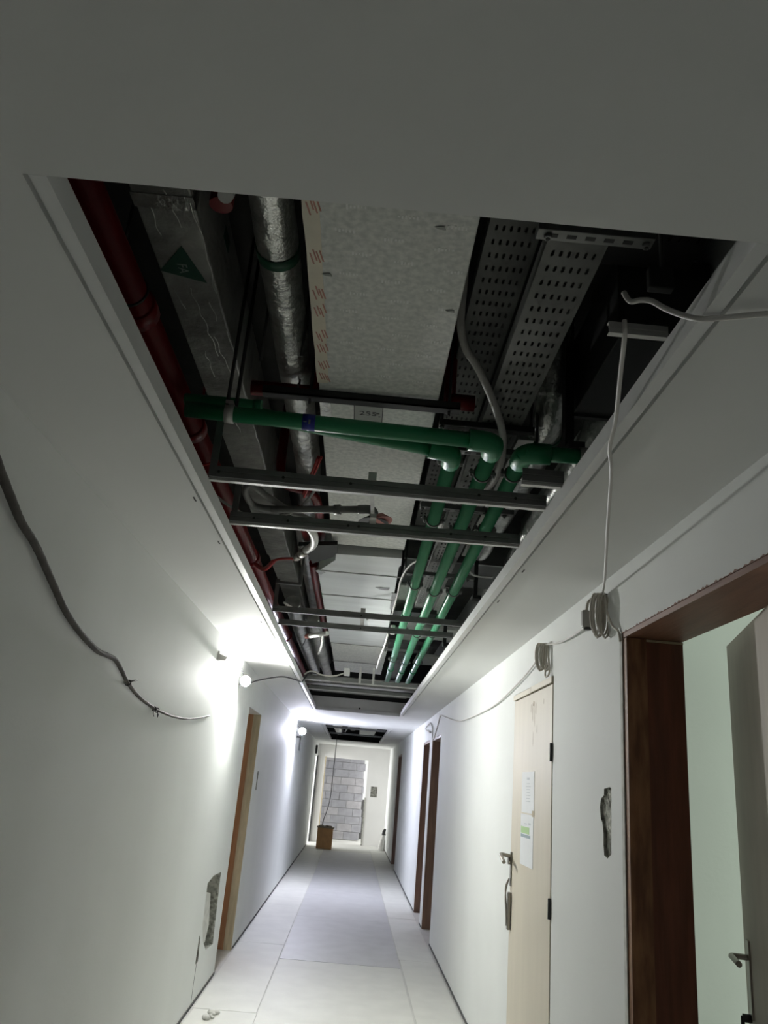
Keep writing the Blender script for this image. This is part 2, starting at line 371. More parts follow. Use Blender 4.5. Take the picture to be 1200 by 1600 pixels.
# ------------------------------------------------------------------ setting: doors
# near open door on the right
d1 = thing('door_1', 'dark brown wooden frame of the nearest doorway with beige door ajar', 'door', (1.06, 2.3, 0), kind='structure')
obj('jamb_lining', B().box(1.032, 1.172, 2.862, 2.889, 0, 2.128), 'brown', d1)
obj('jamb_stop', B().box(.958, 1.032, 2.850, 2.889, 0, 2.128), 'brown_l', d1, 'paler worn edge board of the frame')
obj('plaster_edge', B().box(.9525, .9555, 2.886, 2.912, 0, 2.15), 'rubble', d1, 'ragged pale plaster strip beside the frame')
obj('joint_strip', B().box(1.030, 1.172, 2.858, 2.862, 2.120, 2.128), 'khaki', d1)
obj('head_lining', B().box(.957, 1.172, 1.702, 2.889, 2.131, 2.1495), 'brown_head', d1)
obj('jamb_lining', B().box(.957, 1.172, 1.702, 1.73, 0, 2.131), 'brown', d1)
b = B()
for i in range(40):
    y = 1.72 + i * .029; h = random.choice((.001, .001, .002, .003, .004, .006))
    b.prism([(.9535, y, 2.149), (.9535, y + .034, 2.149), (.9535, y + random.uniform(.012, .022), 2.15 + h)], (.003, 0, 0))
obj('ragged_plaster', b, 'brown_head', d1)['kind'] = 'stuff'
P = Vector((1.06, 1.84, 0)); Q = Vector((1.335, 2.862, 0)); dv = (Q - P).normalized(); nv = Vector((dv.y, -dv.x, 0))
b = B(); b.prism([P + Vector((0, 0, .012)), Q + Vector((0, 0, .012)), Q + Vector((0, 0, 2.13)), P + Vector((0, 0, 2.13))], nv * .042)
leaf = obj('door_leaf', b, 'beige_door', d1)
hp = Q - dv * .075
b = B().prism([hp - dv * .022 - nv * .006 + Vector((0, 0, .95)), hp + dv * .022 - nv * .006 + Vector((0, 0, .95)), hp + dv * .022 - nv * .006 + Vector((0, 0, 1.17)), hp - dv * .022 - nv * .006 + Vector((0, 0, 1.17))], nv * .0065)
hd = obj('handle_plate', b, 'chrome', leaf)
b = B().tube(cr([hp - nv * .005 + Vector((0, 0, 1.12)), hp - nv * .05 + Vector((0, 0, 1.12)), hp - nv * .055 - dv * .03 + Vector((0, 0, 1.12)), hp - nv * .052 - dv * .12 + Vector((0, 0, 1.115))]), .009)
obj('lever_handle', b, 'chrome', leaf)
b = B().tube([hp - nv * .004 + Vector((0, 0, .95)), hp - nv * .03 + Vector((0, 0, .95))], .012); b.tube([hp - nv * .03 + Vector((0, 0, .955)), hp - nv * .032 + Vector((0, 0, .88))], .006)
obj('key', b, 'black', leaf)

# plywood door
d2 = thing('door_2', 'pale plywood temporary door closed flush in the white wall', 'door', (.97, 4.42, 0), kind='structure')
leaf2 = obj('door_leaf', B().box(.951, .985, 3.941, 4.894, .012, 2.083, .002), 'ply', d2)
obj('head_batten', B().box(.944, .985, 4.42, 4.905, 2.088, 2.118, .002), 'ply', d2)
obj('head_batten', B().box(.944, .985, 3.94, 4.415, 2.090, 2.121, .002), 'ply', d2)
for z in (1.715, 1.03):
    obj('hinge', B().box(.946, .953, 3.930, 3.952, z, z + .085).tube([(.946, 3.938, z), (.946, 3.938, z + .085)], .006), 'black', leaf2)
b = B()
for (y, z, h, wd) in ((4.38, 1.93, .10, .010), (4.33, 1.90, .13, .007), (4.30, 1.96, .07, .012), (4.42, 1.98, .05, .009), (4.36, 1.80, .08, .006), (4.12, 2.0, .03, .006), (4.27, 1.86, .05, .006), (4.35, 2.01, .03, .03)):
    b.prism([(.9507, y, z), (.9507, y + wd, z + h * .2), (.9507, y + wd * .7, z + h), (.9507, y - wd * .3, z + h * .8)], (.0004, 0, 0))
obj('scuff_mark', b, 'ply_stain', leaf2)['kind'] = 'stuff'
b = B().box(.943, .951, 4.845, 4.875, 1.06, 1.24, .003)
lk = obj('lock_plate', b, 'chrome', leaf2)
b = B().tube(cr([(.945, 4.86, 1.215), (.90, 4.86, 1.222), (.885, 4.85, 1.222), (.88, 4.80, 1.215), (.885, 4.745, 1.19)]), .0105)
b.tube([(.945, 4.865, 1.19), (.93, 4.865, 1.19)], .018)
obj('lever_handle', b, 'chrome', leaf2)
b = B().tube(cr([(.938, 4.86, 1.10), (.92, 4.86, 1.05), (.925, 4.85, .95), (.93, 4.86, .86), (.93, 4.88, .92), (.925, 4.885, 1.02), (.938, 4.862, 1.10)]), .004, 6)
b.box(.93, .948, 4.835, 4.865, .84, 1.03, .004)
obj('wire_loop', b, 'chrome', leaf2)

def notice(z0, z1, y0, y1, lab, bands, lines):
    t = thing('notice_sheet', lab, 'notice', (.9503, (y0 + y1) / 2, z0))
    obj('sheet', B().box(.9494, .9505, y0, y1, z0, z1), 'paper', t)
    for (a, c, u, v, m) in bands: obj('print_band', B().box(.9488, .9494, y0 + (y1 - y0) * u, y0 + (y1 - y0) * v, z0 + (z1 - z0) * a, z0 + (z1 - z0) * c), m, t)
    b = B()
    for i in range(lines):
        zz = z1 - (z1 - z0) * (.30 + .5 * i / max(lines, 1)); wd = random.uniform(.25, .42)
        ym = (y0 + y1) / 2 - .01; b.box(.9489, .9494, ym - wd * (y1 - y0) / 2, ym + wd * (y1 - y0) / 2, zz, zz + .004)
    if lines: obj('print_lines', b, 'paper_ink', t)['kind'] = 'stuff'
    return t
n1 = notice(1.462, 1.672, 4.305, 4.615, 'upper white notice with faint grey lines taped on the plywood door', ((.80, .86, .38, .58, 'paper_ink'),), 7)
obj('corner_tape', B().box(.9482, .9494, 4.295, 4.345, 1.448, 1.478), 'khaki', n1)
notice(1.20, 1.455, 4.31, 4.625, 'lower white notice with green and blue bands on the plywood door',
       ((.62, .75, .30, .97, 'paper_green'), (.54, .60, .22, .97, 'paper_blue'), (.80, .84, .2, .38, 'paper_ink'), (.80, .82, .5, .7, 'paper_ink')), 0)

def frame_door(n, D, sgn, jm, pm, lab, inner=None, split=.07):
    y0, y1, z0, z1 = D; X = XW * sgn; out = lambda d: X + sgn * d
    t = thing('door_%d' % n, lab, 'door', (X, (y0 + y1) / 2, 0), kind='structure')
    def bx(d0, d1, ya, yb, za, zb): return B().box(min(out(d0), out(d1)), max(out(d0), out(d1)), ya, yb, za, zb)
    obj('jamb', bx(.003, split, y1 - .028, y1 - .001, 0, z1 - .001), jm, t)
    if inner: obj('jamb_lining', bx(split, .2, y1 - .024, y1 - .001, 0, z1 - .001), inner, t)
    else: obj('jamb_lining', bx(split, .2, y1 - .034, y1 - .001, 0, z1 - .001), jm, t)
    obj('jamb', bx(.003, .2, y0 + .001, y0 + .028, 0, z1 - .001), jm, t)
    if sgn > 0: obj('frame_head', bx(.003, .2, y0 + .029, y1 - .035, z1 - .03, z1 - .001), jm, t)
    obj('door_leaf', bx(.15, .19, y0 + .03, y1 - .036, .008, z1 - .035), pm, t)
    return t
frame_door(3, DL, -1, 'khaki', 'orange', 'doorway with orange and khaki timber jamb in the lamp wall', 'orange', .075)
frame_door(4, D3, 1, 'brown_far', 'brown_far', 'dark brown doorway first past the plywood door')
frame_door(5, D4, 1, 'brown_far', 'brown_far', 'narrow dark brown doorway second past the plywood door')
frame_door(6, D5, 1, 'brown_far', 'brown_far', 'farthest dark doorway close to the end wall')
d7 = thing('door_7', 'dark edged side doorway filled with daylight at the far end', 'door', (-XW, 21.1, 0), kind='structure')
obj('frame_edge', B().box(-XW - .01, -XW + .03, 21.70, 21.78, 0.0, 2.10), 'darksteel_shade', d7)
obj('frame_edge', B().box(-XW - .2, -XW + .006, 20.552, 20.585, 0.0, 2.05), 'brown_far', d7)

# ------------------------------------------------------------------ block partition in the lobby
bw = thing('wall_blockwork', 'grey concrete block partition seen through the end opening', 'wall', (-.3, 23.25, 0), kind='structure')
obj('mortar_core', B().box(-1.29, .33, 23.215, 23.36, 0.02, 2.42), 'jointm', bw)
meshes = {}
for r in range(12):
    x = -1.29 - (.2 if r % 2 else 0)
    while x < .34:
        x0 = max(x, -1.29); x1 = min(x + .392, .357 + random.uniform(-.012, .012))
        if x1 - x0 > .05:
            pr = random.uniform(-.006, .006)
            obj('block', B().box(x0, x1, 23.195 + pr, 23.38, .02 + r * .2, .02 + r * .2 + .19, .004), random.choice(('block', 'block', 'block_b')), bw)
        x += .40

# ------------------------------------------------------------------ services: ducts
def strip(b, x0, x1, y0, y1, z, t=.0012): return b.box(x0, x1, y0, y1, z - t, z)
# main insulated supply duct
du = thing('insulated_duct', 'wide pale grey board duct with cream tape edge along the ceiling opening', 'duct', (-.02, 2.5, 2.75))
obj('duct_body', B().box(-.222, .172, .55, 4.10, 2.75, 3.02, .004), 'board', du)
b = B()
n = 26
e0 = [(-.2245, .55 + i * (2.27 - .55) / n) for i in range(n + 1)]
pts = [(-.2255 + random.uniform(-.0015, .0015), y, 2.7492) for _, y in e0] + [(-.1845 + random.uniform(-.001, .001) - .0035 * (y - 1), y, 2.7492) for _, y in reversed(e0)]
b.prism(pts, (0, 0, -.0012)); tp = obj('edge_tape', b, 'tape', du)
b = B()
for yc in (1.45, 1.63, 1.78, 1.86, 1.99, 2.06, 2.16, 2.24, 1.3, 1.12):
    for k in range(4):
        x = -.218 + k * .008; y = yc + random.uniform(-.012, .012)
        b.prism([(x, y - .026, 2.7479), (x + .004, y - .026, 2.7479), (x + .012, y + .016, 2.7479), (x + .008, y + .016, 2.7479)], (0, 0, -.0004))
obj('tape_print', b, 'tape_red', tp)['kind'] = 'stuff'
b = B()
for iy in range(20):
    for ix in range(3):
        x = -.15 + ix * .115 + (iy % 2) * .03 + random.uniform(-.008, .008); y = .7 + iy * .082 + ix * .018
        if y > 2.25: continue
        for k in range(6):
            h = .012 + .006 * ((k * 7 + ix) % 3 == 0)
            b.box(x + k * .0085, x + k * .0085 + random.uniform(.0025, .0055), y - h / 2, y + random.uniform(0, h / 2), 2.7490, 2.7497)
obj('board_print', b, 'board_print', du)['kind'] = 'stuff'
for (x, y) in ((.075, 1.475), (.135, 1.80), (-.19, 1.69)):
    obj('torn_flap', B().prism([(x, y, 2.7492), (x + .022, y - .004, 2.7485), (x + .026, y + .008, 2.7492), (x + .008, y + .006, 2.7492)], (0, 0, -.002)), 'label_grey', du)
lb = obj('duct_label', B().box(-.105, -.008, 2.375, 2.53, 2.7482, 2.7498), 'label_grey', du)
b = B(); b.box(-.107, -.104, 2.373, 2.532, 2.7476, 2.7484); b.box(-.009, -.006, 2.373, 2.532, 2.7476, 2.7484); b.box(-.105, -.008, 2.373, 2.376, 2.7476, 2.7484)
obj('label_border', b, 'ink', lb)
text_obj('label_text', '255', .042, (-.057, 2.465, 2.7478), (1, 0, 0), (0, -1, 0), 'ink', lb)
b = B(); b.box(-.029, -.018, 2.455, 2.461, 2.7474, 2.7482); b.box(-.021, -.014, 2.478, 2.484, 2.7474, 2.7482)
obj('label_mark', b, 'ink', lb)
obj('seam_tape', B().box(-.2235, .1735, 2.555, 2.575, 2.7487, 2.7497), 'foil_flat', du)
obj('silver_patch', B().box(-.2235, -.185, 2.36, 2.54, 2.7485, 2.7497), 'foil', du)
# second duct run, wrapped
d2u = thing('foil_wrapped_duct', 'pale foil wrapped duct with torn taped corner past the second cross channel', 'duct', (-.05, 6.4, 2.72))
b = B(); b.prism([(-.315, 4.62, 2.722), (-.205, 4.33, 2.722), (-.198, 4.20, 2.722), (.165, 4.17, 2.722), (.170, 4.32, 2.722), (.160, 4.36, 2.722), (.175, 5.75, 2.722), (-.312, 5.75, 2.722)], (0, 0, .30))
obj('duct_body', b, 'foil_white', d2u)
obj('duct_body', B().box(-.31, .185, 5.76, 7.2, 2.724, 3.02, .004), 'foil_white', d2u)
obj('duct_body', B().box(-.305, .225, 7.21, 9.2, 2.728, 3.02, .004), 'board', d2u)
for y in (4.58, 5.22, 5.75, 7.20, 8.35): obj('seam_band', B().box(-.318, .18, y, y + .018, 2.7185, 2.7225), 'foil_flat', d2u)
for q in ([(-.33, 4.60, 2.719), (-.31, 4.57, 2.719), (-.27, 4.62, 2.719), (-.30, 4.68, 2.719)], [(.04, 4.90, 2.7215), (.07, 4.88, 2.7215), (.09, 4.89, 2.7215), (.13, 4.88, 2.7215), (.125, 4.94, 2.7215), (.10, 4.95, 2.7215), (.07, 4.94, 2.7215)], [(.15, 5.0, 2.721), (.2, 5.02, 2.721), (.185, 5.6, 2.721), (.16, 5.5, 2.721)]):
    obj('torn_tape', B().prism(q, (0, 0, -.0025)), 'foil', d2u)
# dark sheet put in for the shadowed mass between the two ducts
one('shade_sheet', B().prism([(-.395, 4.03, 2.700), (-.185, 3.945, 2.700), (-.187, 4.10, 2.700), (-.20, 4.12, 2.700), (-.212, 4.19, 2.700), (-.335, 4.37, 2.700), (-.345, 4.22, 2.700)], (0, 0, .022)).box(-.21, .16, 4.112, 4.16, 2.775, 3.0), 'darksheet', 'dark sheet standing for the shadowed mass between board duct and foil duct', 'shade sheet')

# fresh air duct
fa = thing('fresh_air_duct', 'foil insulated rectangular duct with green FA triangle beside the red pipe', 'duct', (-.6, 5, 2.87))
obj('duct_body', B().box(-.672, -.520, .5, 4.9, 2.87, 3.12, .006), 'foil_flat', fa)
obj('duct_body', B().box(-.662, -.512, 4.9, 10.2, 2.87, 3.12, .006), 'foil_flat', fa)
def crease(x, y0, n, st, z, dx=0.0, r=.0016):
    p = []
    for k in range(n):
        p.append((x + dx * k + random.uniform(-.005, .005), y0 + st * k, z + random.choice((.001, -.0012, -.0012))))
    obj('foil_crease', B().tube(cr(p, 3), r, 5), 'foil', fa)
for y0, n in ((1.0, 9), (1.62, 8), (2.2, 7), (2.75, 10), (3.5, 9)): crease(-.524, y0, n, .055, 2.869, 0, .0022)
for x, y0, n, dx in ((-.60, 1.99, 12, .002), (-.575, 2.25, 8, .003), (-.64, 1.62, 5, .002), (-.62, 2.35, 6, .001), (-.585, 1.58, 5, .003), (-.65, 2.0, 4, .003), (-.60, 2.75, 8, .002), (-.56, 2.05, 4, .004)):
    crease(x, y0, n, .035, 2.8695, dx)
for y in (1.60, 3.6):
    obj('seam_band', B().box(-.674, -.518, y, y + .05, 2.867, 3.122), 'foil', fa)
tri = obj('flow_triangle', B().prism([(-.671, 1.915, 2.8688), (-.586, 1.795, 2.8688), (-.545, 1.955, 2.8688)], (0, 0, -.001)), 'greensign', fa, 'green triangle sticker reading FA')
text_obj('flow_text', 'FA', .040, (-.603, 1.895, 2.8675), (0, 1, 0), (1, 0, 0), 'white_print', tri)
obj('side_tape', B().box(-.5205, -.5185, 1.95, 2.03, 3.03, 3.07), 'greentape', fa)
# left round foil duct
def flex(name, pts, r, m, lab, parts=(), n=18, amp=.03, k=10):
    P = cr(pts, k); t = thing(name, lab, 'duct', pts[0])
    obj('duct_body', B().tube(P, [r * (1 + amp * random.uniform(-1, 1)) for _ in P], n), m, t)
    return t
rd = flex('round_foil_duct', [(-.325, .5, 2.88), (-.325, 1.5, 2.88), (-.325, 2.5, 2.88), (-.33, 3.4, 2.90), (-.38, 4.2, 2.95), (-.42, 5.0, 2.92), (-.43, 9.6, 2.88)], .056, 'foil', 'thin round foil duct with dark green band beside the board duct', k=14)
obj('green_band', B().tube([(-.325, 1.765, 2.88), (-.325, 1.805, 2.88)], .0595, 20), 'greentape', rd)
# right foil ducts
rf = flex('round_foil_duct', [(.60, 2.48, 3.2), (.60, 2.50, 3.05), (.605, 2.56, 2.94), (.62, 2.70, 2.88), (.63, 3.0, 2.865), (.625, 3.6, 2.865), (.62, 4.38, 2.87)], .062, 'foil', 'foil flexible duct with green band behind the green elbow', k=10)
obj('green_band', B().tube([(.622, 2.74, 2.876), (.624, 2.78, 2.874)], .067, 20), 'greentape', rf)
flex('round_foil_duct', [(.80, 2.58, 3.15), (.80, 2.60, 3.0), (.795, 2.65, 2.86), (.78, 2.80, 2.80), (.775, 3.3, 2.78), (.79, 3.8, 2.78), (.82, 4.38, 2.80)], .058, 'foil', 'bright foil flexible duct just above the opening edge below the doors', k=10)
one('fan_coil_box', B().box(.66, .945, 1.98, 2.50, 2.83, 3.12, .004).box(.655, .945, 2.48, 2.50, 2.82, 2.84), 'darksheet', 'dark sheet metal box deep above the opening beside the trays', 'fan coil box')
one('zinc_rail', B().box(.495, .555, 2.62, 4.2, 2.775, 2.80, .003), 'zinc', 'narrow pale metal rail running above the third green pipe', 'rail')

# ------------------------------------------------------------------ cable trays
def tray(x0, x1, z, y0, yp, y1, ncol, m, lab, lip=.045, ybase=1.475):
    t = thing('cable_tray', lab, 'cable tray', ((x0 + x1) / 2, (y0 + y1) / 2, z), 'perforated cable trays')
    pit = .057; b = B(); bm = b.bm
    m0 = .011; cw = (x1 - x0 - 2 * m0) / ncol
    rows = int((yp - y0) / pit)
    off = (ybase - y0) % pit - pit / 2
    def q(a): bm.faces.new([bm.verts.new((p[0], p[1], z)) for p in a])
    for i in range(rows):
        ya = y0 + off + i * pit; yb = ya + pit; yc = (ya + yb) / 2
        for j in range(ncol):
            xa = x0 + m0 + j * cw; xb = xa + cw; xc = (xa + xb) / 2
            hw, hl = .0036, .0125
            inn = [(xc - hw, yc - hl + hw), (xc, yc - hl), (xc + hw, yc - hl + hw), (xc + hw, yc + hl - hw), (xc, yc + hl), (xc - hw, yc + hl - hw)]
            out = [(xa, ya), (xc, ya), (xb, ya), (xb, yb), (xc, yb), (xa, yb)]
            V = [bm.verts.new((p[0], p[1], z)) for p in inn]; W = [bm.verts.new((p[0], p[1], z)) for p in out]
            for k in range(6): bm.faces.new((W[k], W[(k + 1) % 6], V[(k + 1) % 6], V[k]))
    ye = y0 + off + rows * pit
    q([(x0, y0 + off, z), (x0 + m0, y0 + off, z), (x0 + m0, ye, z), (x0, ye, z)]); q([(x1 - m0, y0 + off, z), (x1, y0 + off, z), (x1, ye, z), (x1 - m0, ye, z)])
    q([(x0, ye, z), (x1, ye, z), (x1, y1, z), (x0, y1, z)])
    bmesh.ops.remove_doubles(bm, verts=bm.verts, dist=1e-5)
    bd = obj('tray_bed', b, m, t); so = bd.modifiers.new('thickness', 'SOLIDIFY'); so.thickness = .0015; so.offset = 0
    for s, xx in ((-1, x0), (1, x1)):
        obj('side_flange', B().box(xx - .0008, xx + .0008, y0 + off, y1, z, z + lip).box(min(xx, xx - s * .01), max(xx, xx - s * .01), y0 + off, y1, z + lip, z + lip + .0015), m, t)
    return t
tray(.337, .475, 2.752, 1.0, 5.4, 10.0, 6, 'tray', 'brightest perforated cable tray between the board duct and the dark void')
tray(.228, .368, 2.95, .9, 4.2, 4.25, 6, 'tray', 'shadowed perforated cable tray partly hidden beside the board duct')
tray(.60, .86, 3.06, .9, 1.9, 1.95, 9, 'darksteel_shade', 'shade-coloured perforated cable tray deep in the void by the wall')  # dark colour stands in for the lack of light up here
def strut(x0, x1, y, z, lab, slots=True, rods=(), m='steel', hgt=.022, wid=.036, grp=None):
    t = thing('slotted_strut', lab, 'strut', ((x0 + x1) / 2, y, z), grp)
    obj('rail', B().box(x0, x1, y - wid / 2, y + wid / 2, z, z + hgt, .002), m, t)
    if slots:
        b = B(); x = x0 + .025
        while x < x1 - .03:
            b.box(x, x + .022, y - .006, y + .006, z - .0008, z + .0005); x += .042
        obj('slot', b, 'black', t)['kind'] = 'stuff'
    for rx in rods:
        obj('threaded_rod', B().tube([(rx, y, z - .012), (rx, y, ZS - .002)], .005, 6), 'darksteel_shade', t)
        obj('nut', B().tube([(rx, y, z - .010), (rx, y, z)], .009, 6), 'steel', t)
    return t
strut(.30, .56, 1.44, 2.726, 'slotted strut under the bright tray at the near opening edge', rods=(.325, .545))
strut(.19, .52, 2.47, 2.728, 'shade-coloured strut under the trays just before the green elbows', rods=(.20, .512), m='darksteel_shade')  # strut in shadow, its shade put into the darker steel colour
RODY = (2.60, 3.235, 4.40, 5.75, 7.2)
for y, lab in zip(RODY, ('slotted strut over the green pipes at their elbows', 'slotted strut over the green pipes between two cross channels', 'slotted strut over the green pipes past the second channel',
                         'slotted strut over the green pipes near the paired far channels', 'slotted strut over the green pipes at the far end')):
    strut(.19, .60, y, 2.695, lab, rods=(.20, .56))
# support under the board duct
du_s = thing('duct_support', 'dark steel angle carrying the board duct above the green cross pipe', 'support', (-.08, 2.33, 2.72))
obj('angle', B().box(-.405, .245, 2.318, 2.358, 2.722, 2.727).box(-.405, .245, 2.318, 2.323, 2.722, 2.748), 'darksteel_shade', du_s)
for x in (-.25, .21):
    obj('threaded_rod', B().tube([(x, 2.34, 2.705), (x, 2.34, ZS - .002)], .005, 6), 'darksteel_shade', du_s)

# ------------------------------------------------------------------ red sprinkler pipes
def pipe_coupling(t, p, q, r): return obj('coupling', B().tube([p, q], r, 16), 'redpipe', t)
rp = thing('sprinkler_main', 'thick red sprinkler main along the lamp side of the void', 'pipe', (-.70, 6, 2.72))
obj('pipe_run', B().tube([(-.70, .4, 2.72), (-.70, 10.7, 2.72)], .046, 18), 'redpipe', rp)
for y in (1.86, 2.62, 4.4, 7.0):
    obj('coupling', B().tube([(-.70, y, 2.72), (-.70, y + .06, 2.72)], .054, 18), 'redpipe', rp)
obj('hanger_ring', B().ring((-.70, 1.80, 2.72), (0, 1, 0), .049, .004).tube([(-.74, 1.80, 2.748), (-.74, 1.80, ZS - .002)], .005, 6), 'darksteel_shade', rp)
obj('hanger_ring', B().ring((-.70, 2.9, 2.72), (0, 1, 0), .049, .004).tube([(-.74, 2.9, 2.748), (-.74, 2.9, ZS - .002)], .005, 6), 'redwire', rp)
sd = thing('sprinkler_drop', 'short red pipe stub with white wrapped end near the opening edge', 'sprinkler', (-.42, 1.47, 2.79))
obj('pipe_stub', B().tube([(-.428, 1.535, 3.24), (-.428, 1.535, 2.80)], .028, 16), 'redpipe', sd)
obj('white_wrap', B().tube(cr([(-.406, 1.500, 2.84), (-.405, 1.485, 2.80), (-.404, 1.470, 2.775)]), .018, 14), 'white_pl', sd)
rc = thing('sprinkler_branch', 'short red branch pipe crossing under the thin round duct', 'pipe', (-.33, 2.42, 2.79))
obj('pipe_run', B().tube(cr([(-.46, 2.42, 2.785), (-.40, 2.42, 2.785), (-.28, 2.42, 2.785), (-.245, 2.425, 2.795), (-.24, 2.43, 2.85), (-.24, 2.43, 3.10)]), .026, 14), 'redpipe', rc)
obj('clamp', B().ring((-.30, 2.42, 2.785), (1, 0, 0), .028, .004).tube([(-.30, 2.42, 2.813), (-.30, 2.42, ZS - .002)], .004, 6), 'steel', rc)
rc2 = thing('sprinkler_branch', 'dark red pipe end between the board duct and the shadowed tray', 'pipe', (.21, 2.40, 2.78))
obj('pipe_run', B().tube([(.200, 2.40, 2.79), (.30, 2.40, 2.79)], .028, 14).tube([(.215, 2.40, 2.79), (.215, 2.40, 3.2)], .02, 12), 'redpipe', rc2)
rb = thing('sprinkler_branch', 'red branch pipe with elbows dropping beside the thin round duct', 'pipe', (-.35, 3.4, 2.75))
obj('pipe_run', B().tube(cr([(-.455, 3.36, 3.2), (-.455, 3.36, 3.0), (-.45, 3.36, 2.86), (-.42, 3.37, 2.80), (-.35, 3.40, 2.79), (-.30, 3.46, 2.79), (-.28, 3.56, 2.78), (-.28, 3.9, 2.78), (-.285, 4.10, 2.78)], 8), .022, 12), 'redpipe', rb)
obj('pipe_run', B().tube(cr([(-.375, 3.62, 2.77), (-.365, 3.9, 2.76), (-.36, 4.09, 2.76)], 6), .019, 12), 'redpipe', rb)
obj('branch_rod', B().tube([(-.335, 3.40, 2.77), (-.25, 2.95, 2.77)], .008, 8).tube([(-.335, 3.42, 2.76), (-.236, 2.92, 2.76)], .005, 8), 'redwire', rb)
one('sprinkler_branch', B().tube(cr([(-.355, 4.7, 2.79), (-.36, 5.2, 2.79), (-.355, 7.2, 2.79)]), .026, 12), 'redpipe', 'red branch pipe beside the foil wrapped duct', 'pipe')
# red hose with steel fitting
rh = thing('sprinkler_hose', 'steel flexible sprinkler hose with red tail hanging under the lamp side duct', 'hose', (-.4, 3.9, 2.55))
obj('hose', B().tube(cr([(-.34, 3.16, 2.585), (-.29, 3.20, 2.56), (-.262, 3.30, 2.55), (-.270, 3.46, 2.55), (-.315, 3.58, 2.55)]), .018, 12), 'zinc', rh)
obj('fitting', B().tube([(-.312, 3.57, 2.55), (-.336, 3.64, 2.55)], .021, 12).tube([(-.345, 3.66, 2.55), (-.362, 3.71, 2.55)], .018, 12).tube([(-.362, 3.71, 2.55), (-.372, 3.74, 2.55)], .011, 10), 'chrome', rh)
obj('red_tail', B().tube(cr([(-.37, 3.735, 2.55), (-.43, 3.86, 2.58), (-.50, 3.99, 2.60), (-.58, 4.2, 2.60), (-.655, 4.33, 2.66)]), [.007] * 13 + [.012] * 12, 8), 'redwire', rh)

# ------------------------------------------------------------------ green water pipes
def elbow_pts(a, c, e, r=.03, k=5):
    a, c, e = Vector(a), Vector(c), Vector(e)
    p = c + (a - c).normalized() * r; q = c + (e - c).normalized() * r
    return [p * (1 - t) ** 2 + c * 2 * t * (1 - t) + q * t * t for t in [i / k for i in range(k + 1)]]
R = .027
def green_pipe(lab, corner, cross_end, far, clamp_ys):
    t = thing('green_pipe', lab, 'pipe', corner)
    c = Vector(corner); e = Vector(cross_end); f = Vector(far)
    obj('long_run', B().tube([c, f], R, 16), 'green', t)
    if cross_end: obj('cross_run', B().tube([c, e], R * .93, 16), 'green', t)
    b = B(); ep = elbow_pts(e, c, f, .045)
    d1_, d2_ = (e - c).normalized(), (f - c).normalized()
    b.tube([c + d1_ * .085] + ep + [c + d2_ * .085], R * 1.28, 16)
    obj('elbow', b, 'green', t)
    for y in (5.15, 7.75):
        s = (y - c.y) / (f.y - c.y); p = c + (f - c) * s
        obj('socket', B().tube([p, p + d2_ * .09], R * 1.2, 16), 'green', t)
    for y in clamp_ys:
        s = (y - c.y) / (f.y - c.y); p = c + (f - c) * s
        cl = obj('pipe_clamp', B().ring(p, (0, 1, 0), R + .003, .0042, 22), 'steel', t)
        for sx in (-1, 1):
            b = B().box(p.x + sx * (R + .003) - .001, p.x + sx * (R + .003) + sx * .016 + .001, p.y - .009, p.y + .009, p.z - .006, p.z + .006)
            b.tube([(p.x + sx * (R + .012), p.y, p.z - .014), (p.x + sx * (R + .012), p.y, p.z + .016)], .005, 6)
            obj('clamp_bolt', b, 'steel', cl)
        obj('clamp_rod', B().tube([(p.x, p.y, p.z + R), (p.x, p.y, 2.696)], .005, 6), 'steel', cl)
    return t
CY = (2.555, 3.20, 4.36, 5.72, 7.18)
p1 = green_pipe('green water pipe nearest the board duct, its cross run slanting behind', (.245, 2.475, 2.635), (-.60, 2.335, 2.665), (.288, 8.7, 2.61), CY)
p2 = green_pipe('middle green water pipe, its cross run in front reaching the red main', (.358, 2.285, 2.60), (-.62, 2.245, 2.60), (.398, 8.7, 2.60), CY)
p3 = green_pipe('green water pipe farthest from the board duct, turning towards the doors', (.468, 2.365, 2.61), (.80, 2.345, 2.61), (.51, 8.7, 2.605), CY)
obj('blue_label', B().tube([(-.255, 2.2600, 2.60), (-.215, 2.2616, 2.60)], R * .93 + .0012, 16), 'blue', p2)
b = B(); b.box(-.250, -.240, 2.231, 2.234, 2.588, 2.591); b.box(-.234, -.228, 2.231, 2.234, 2.582, 2.596)
obj('label_print', b, 'white_print', p2)
gs = thing('green_pipe', 'short dark green pipe stub lying behind the hanger rods', 'pipe', (-.53, 2.29, 2.64))
obj('pipe_run', B().tube([(-.64, 2.288, 2.655), (-.41, 2.290, 2.655)], .019, 14), 'green', gs)
obj('end_cap', B().tube([(-.42, 2.29, 2.655), (-.395, 2.29, 2.655)], .0205, 14), 'green', gs)
# cross pipe hanger with two rods
hg = thing('pipe_hanger', 'zinc clamp on two long rods holding the green cross pipe', 'hanger', (-.485, 2.25, 2.57))
obj('clamp_band', B().tube([(-.498, 2.2505, 2.60), (-.470, 2.2515, 2.60)], .0295, 16).box(-.496, -.472, 2.222, 2.28, 2.625, 2.634), 'zinc', hg)
obj('threaded_rod', B().tube([(-.492, 2.235, 2.60), (-.492, 2.235, ZS - .002)], .006, 6), 'darksteel_shade', hg)
obj('threaded_rod', B().tube([(-.468, 2.255, 2.60), (-.468, 2.255, ZS - .002)], .006, 6), 'darksteel_shade', hg)
for x, y, lab in ((-.395, 2.15, 'thin dark rod hanging between the two foil ducts'), (-.265, 2.10, 'thin dark rod hanging beside the board duct tape')):
    one('threaded_rod', B().tube([(x, y, 2.74), (x, y, ZS - .002)], .005, 6), 'darksteel_shade', lab, 'rod')
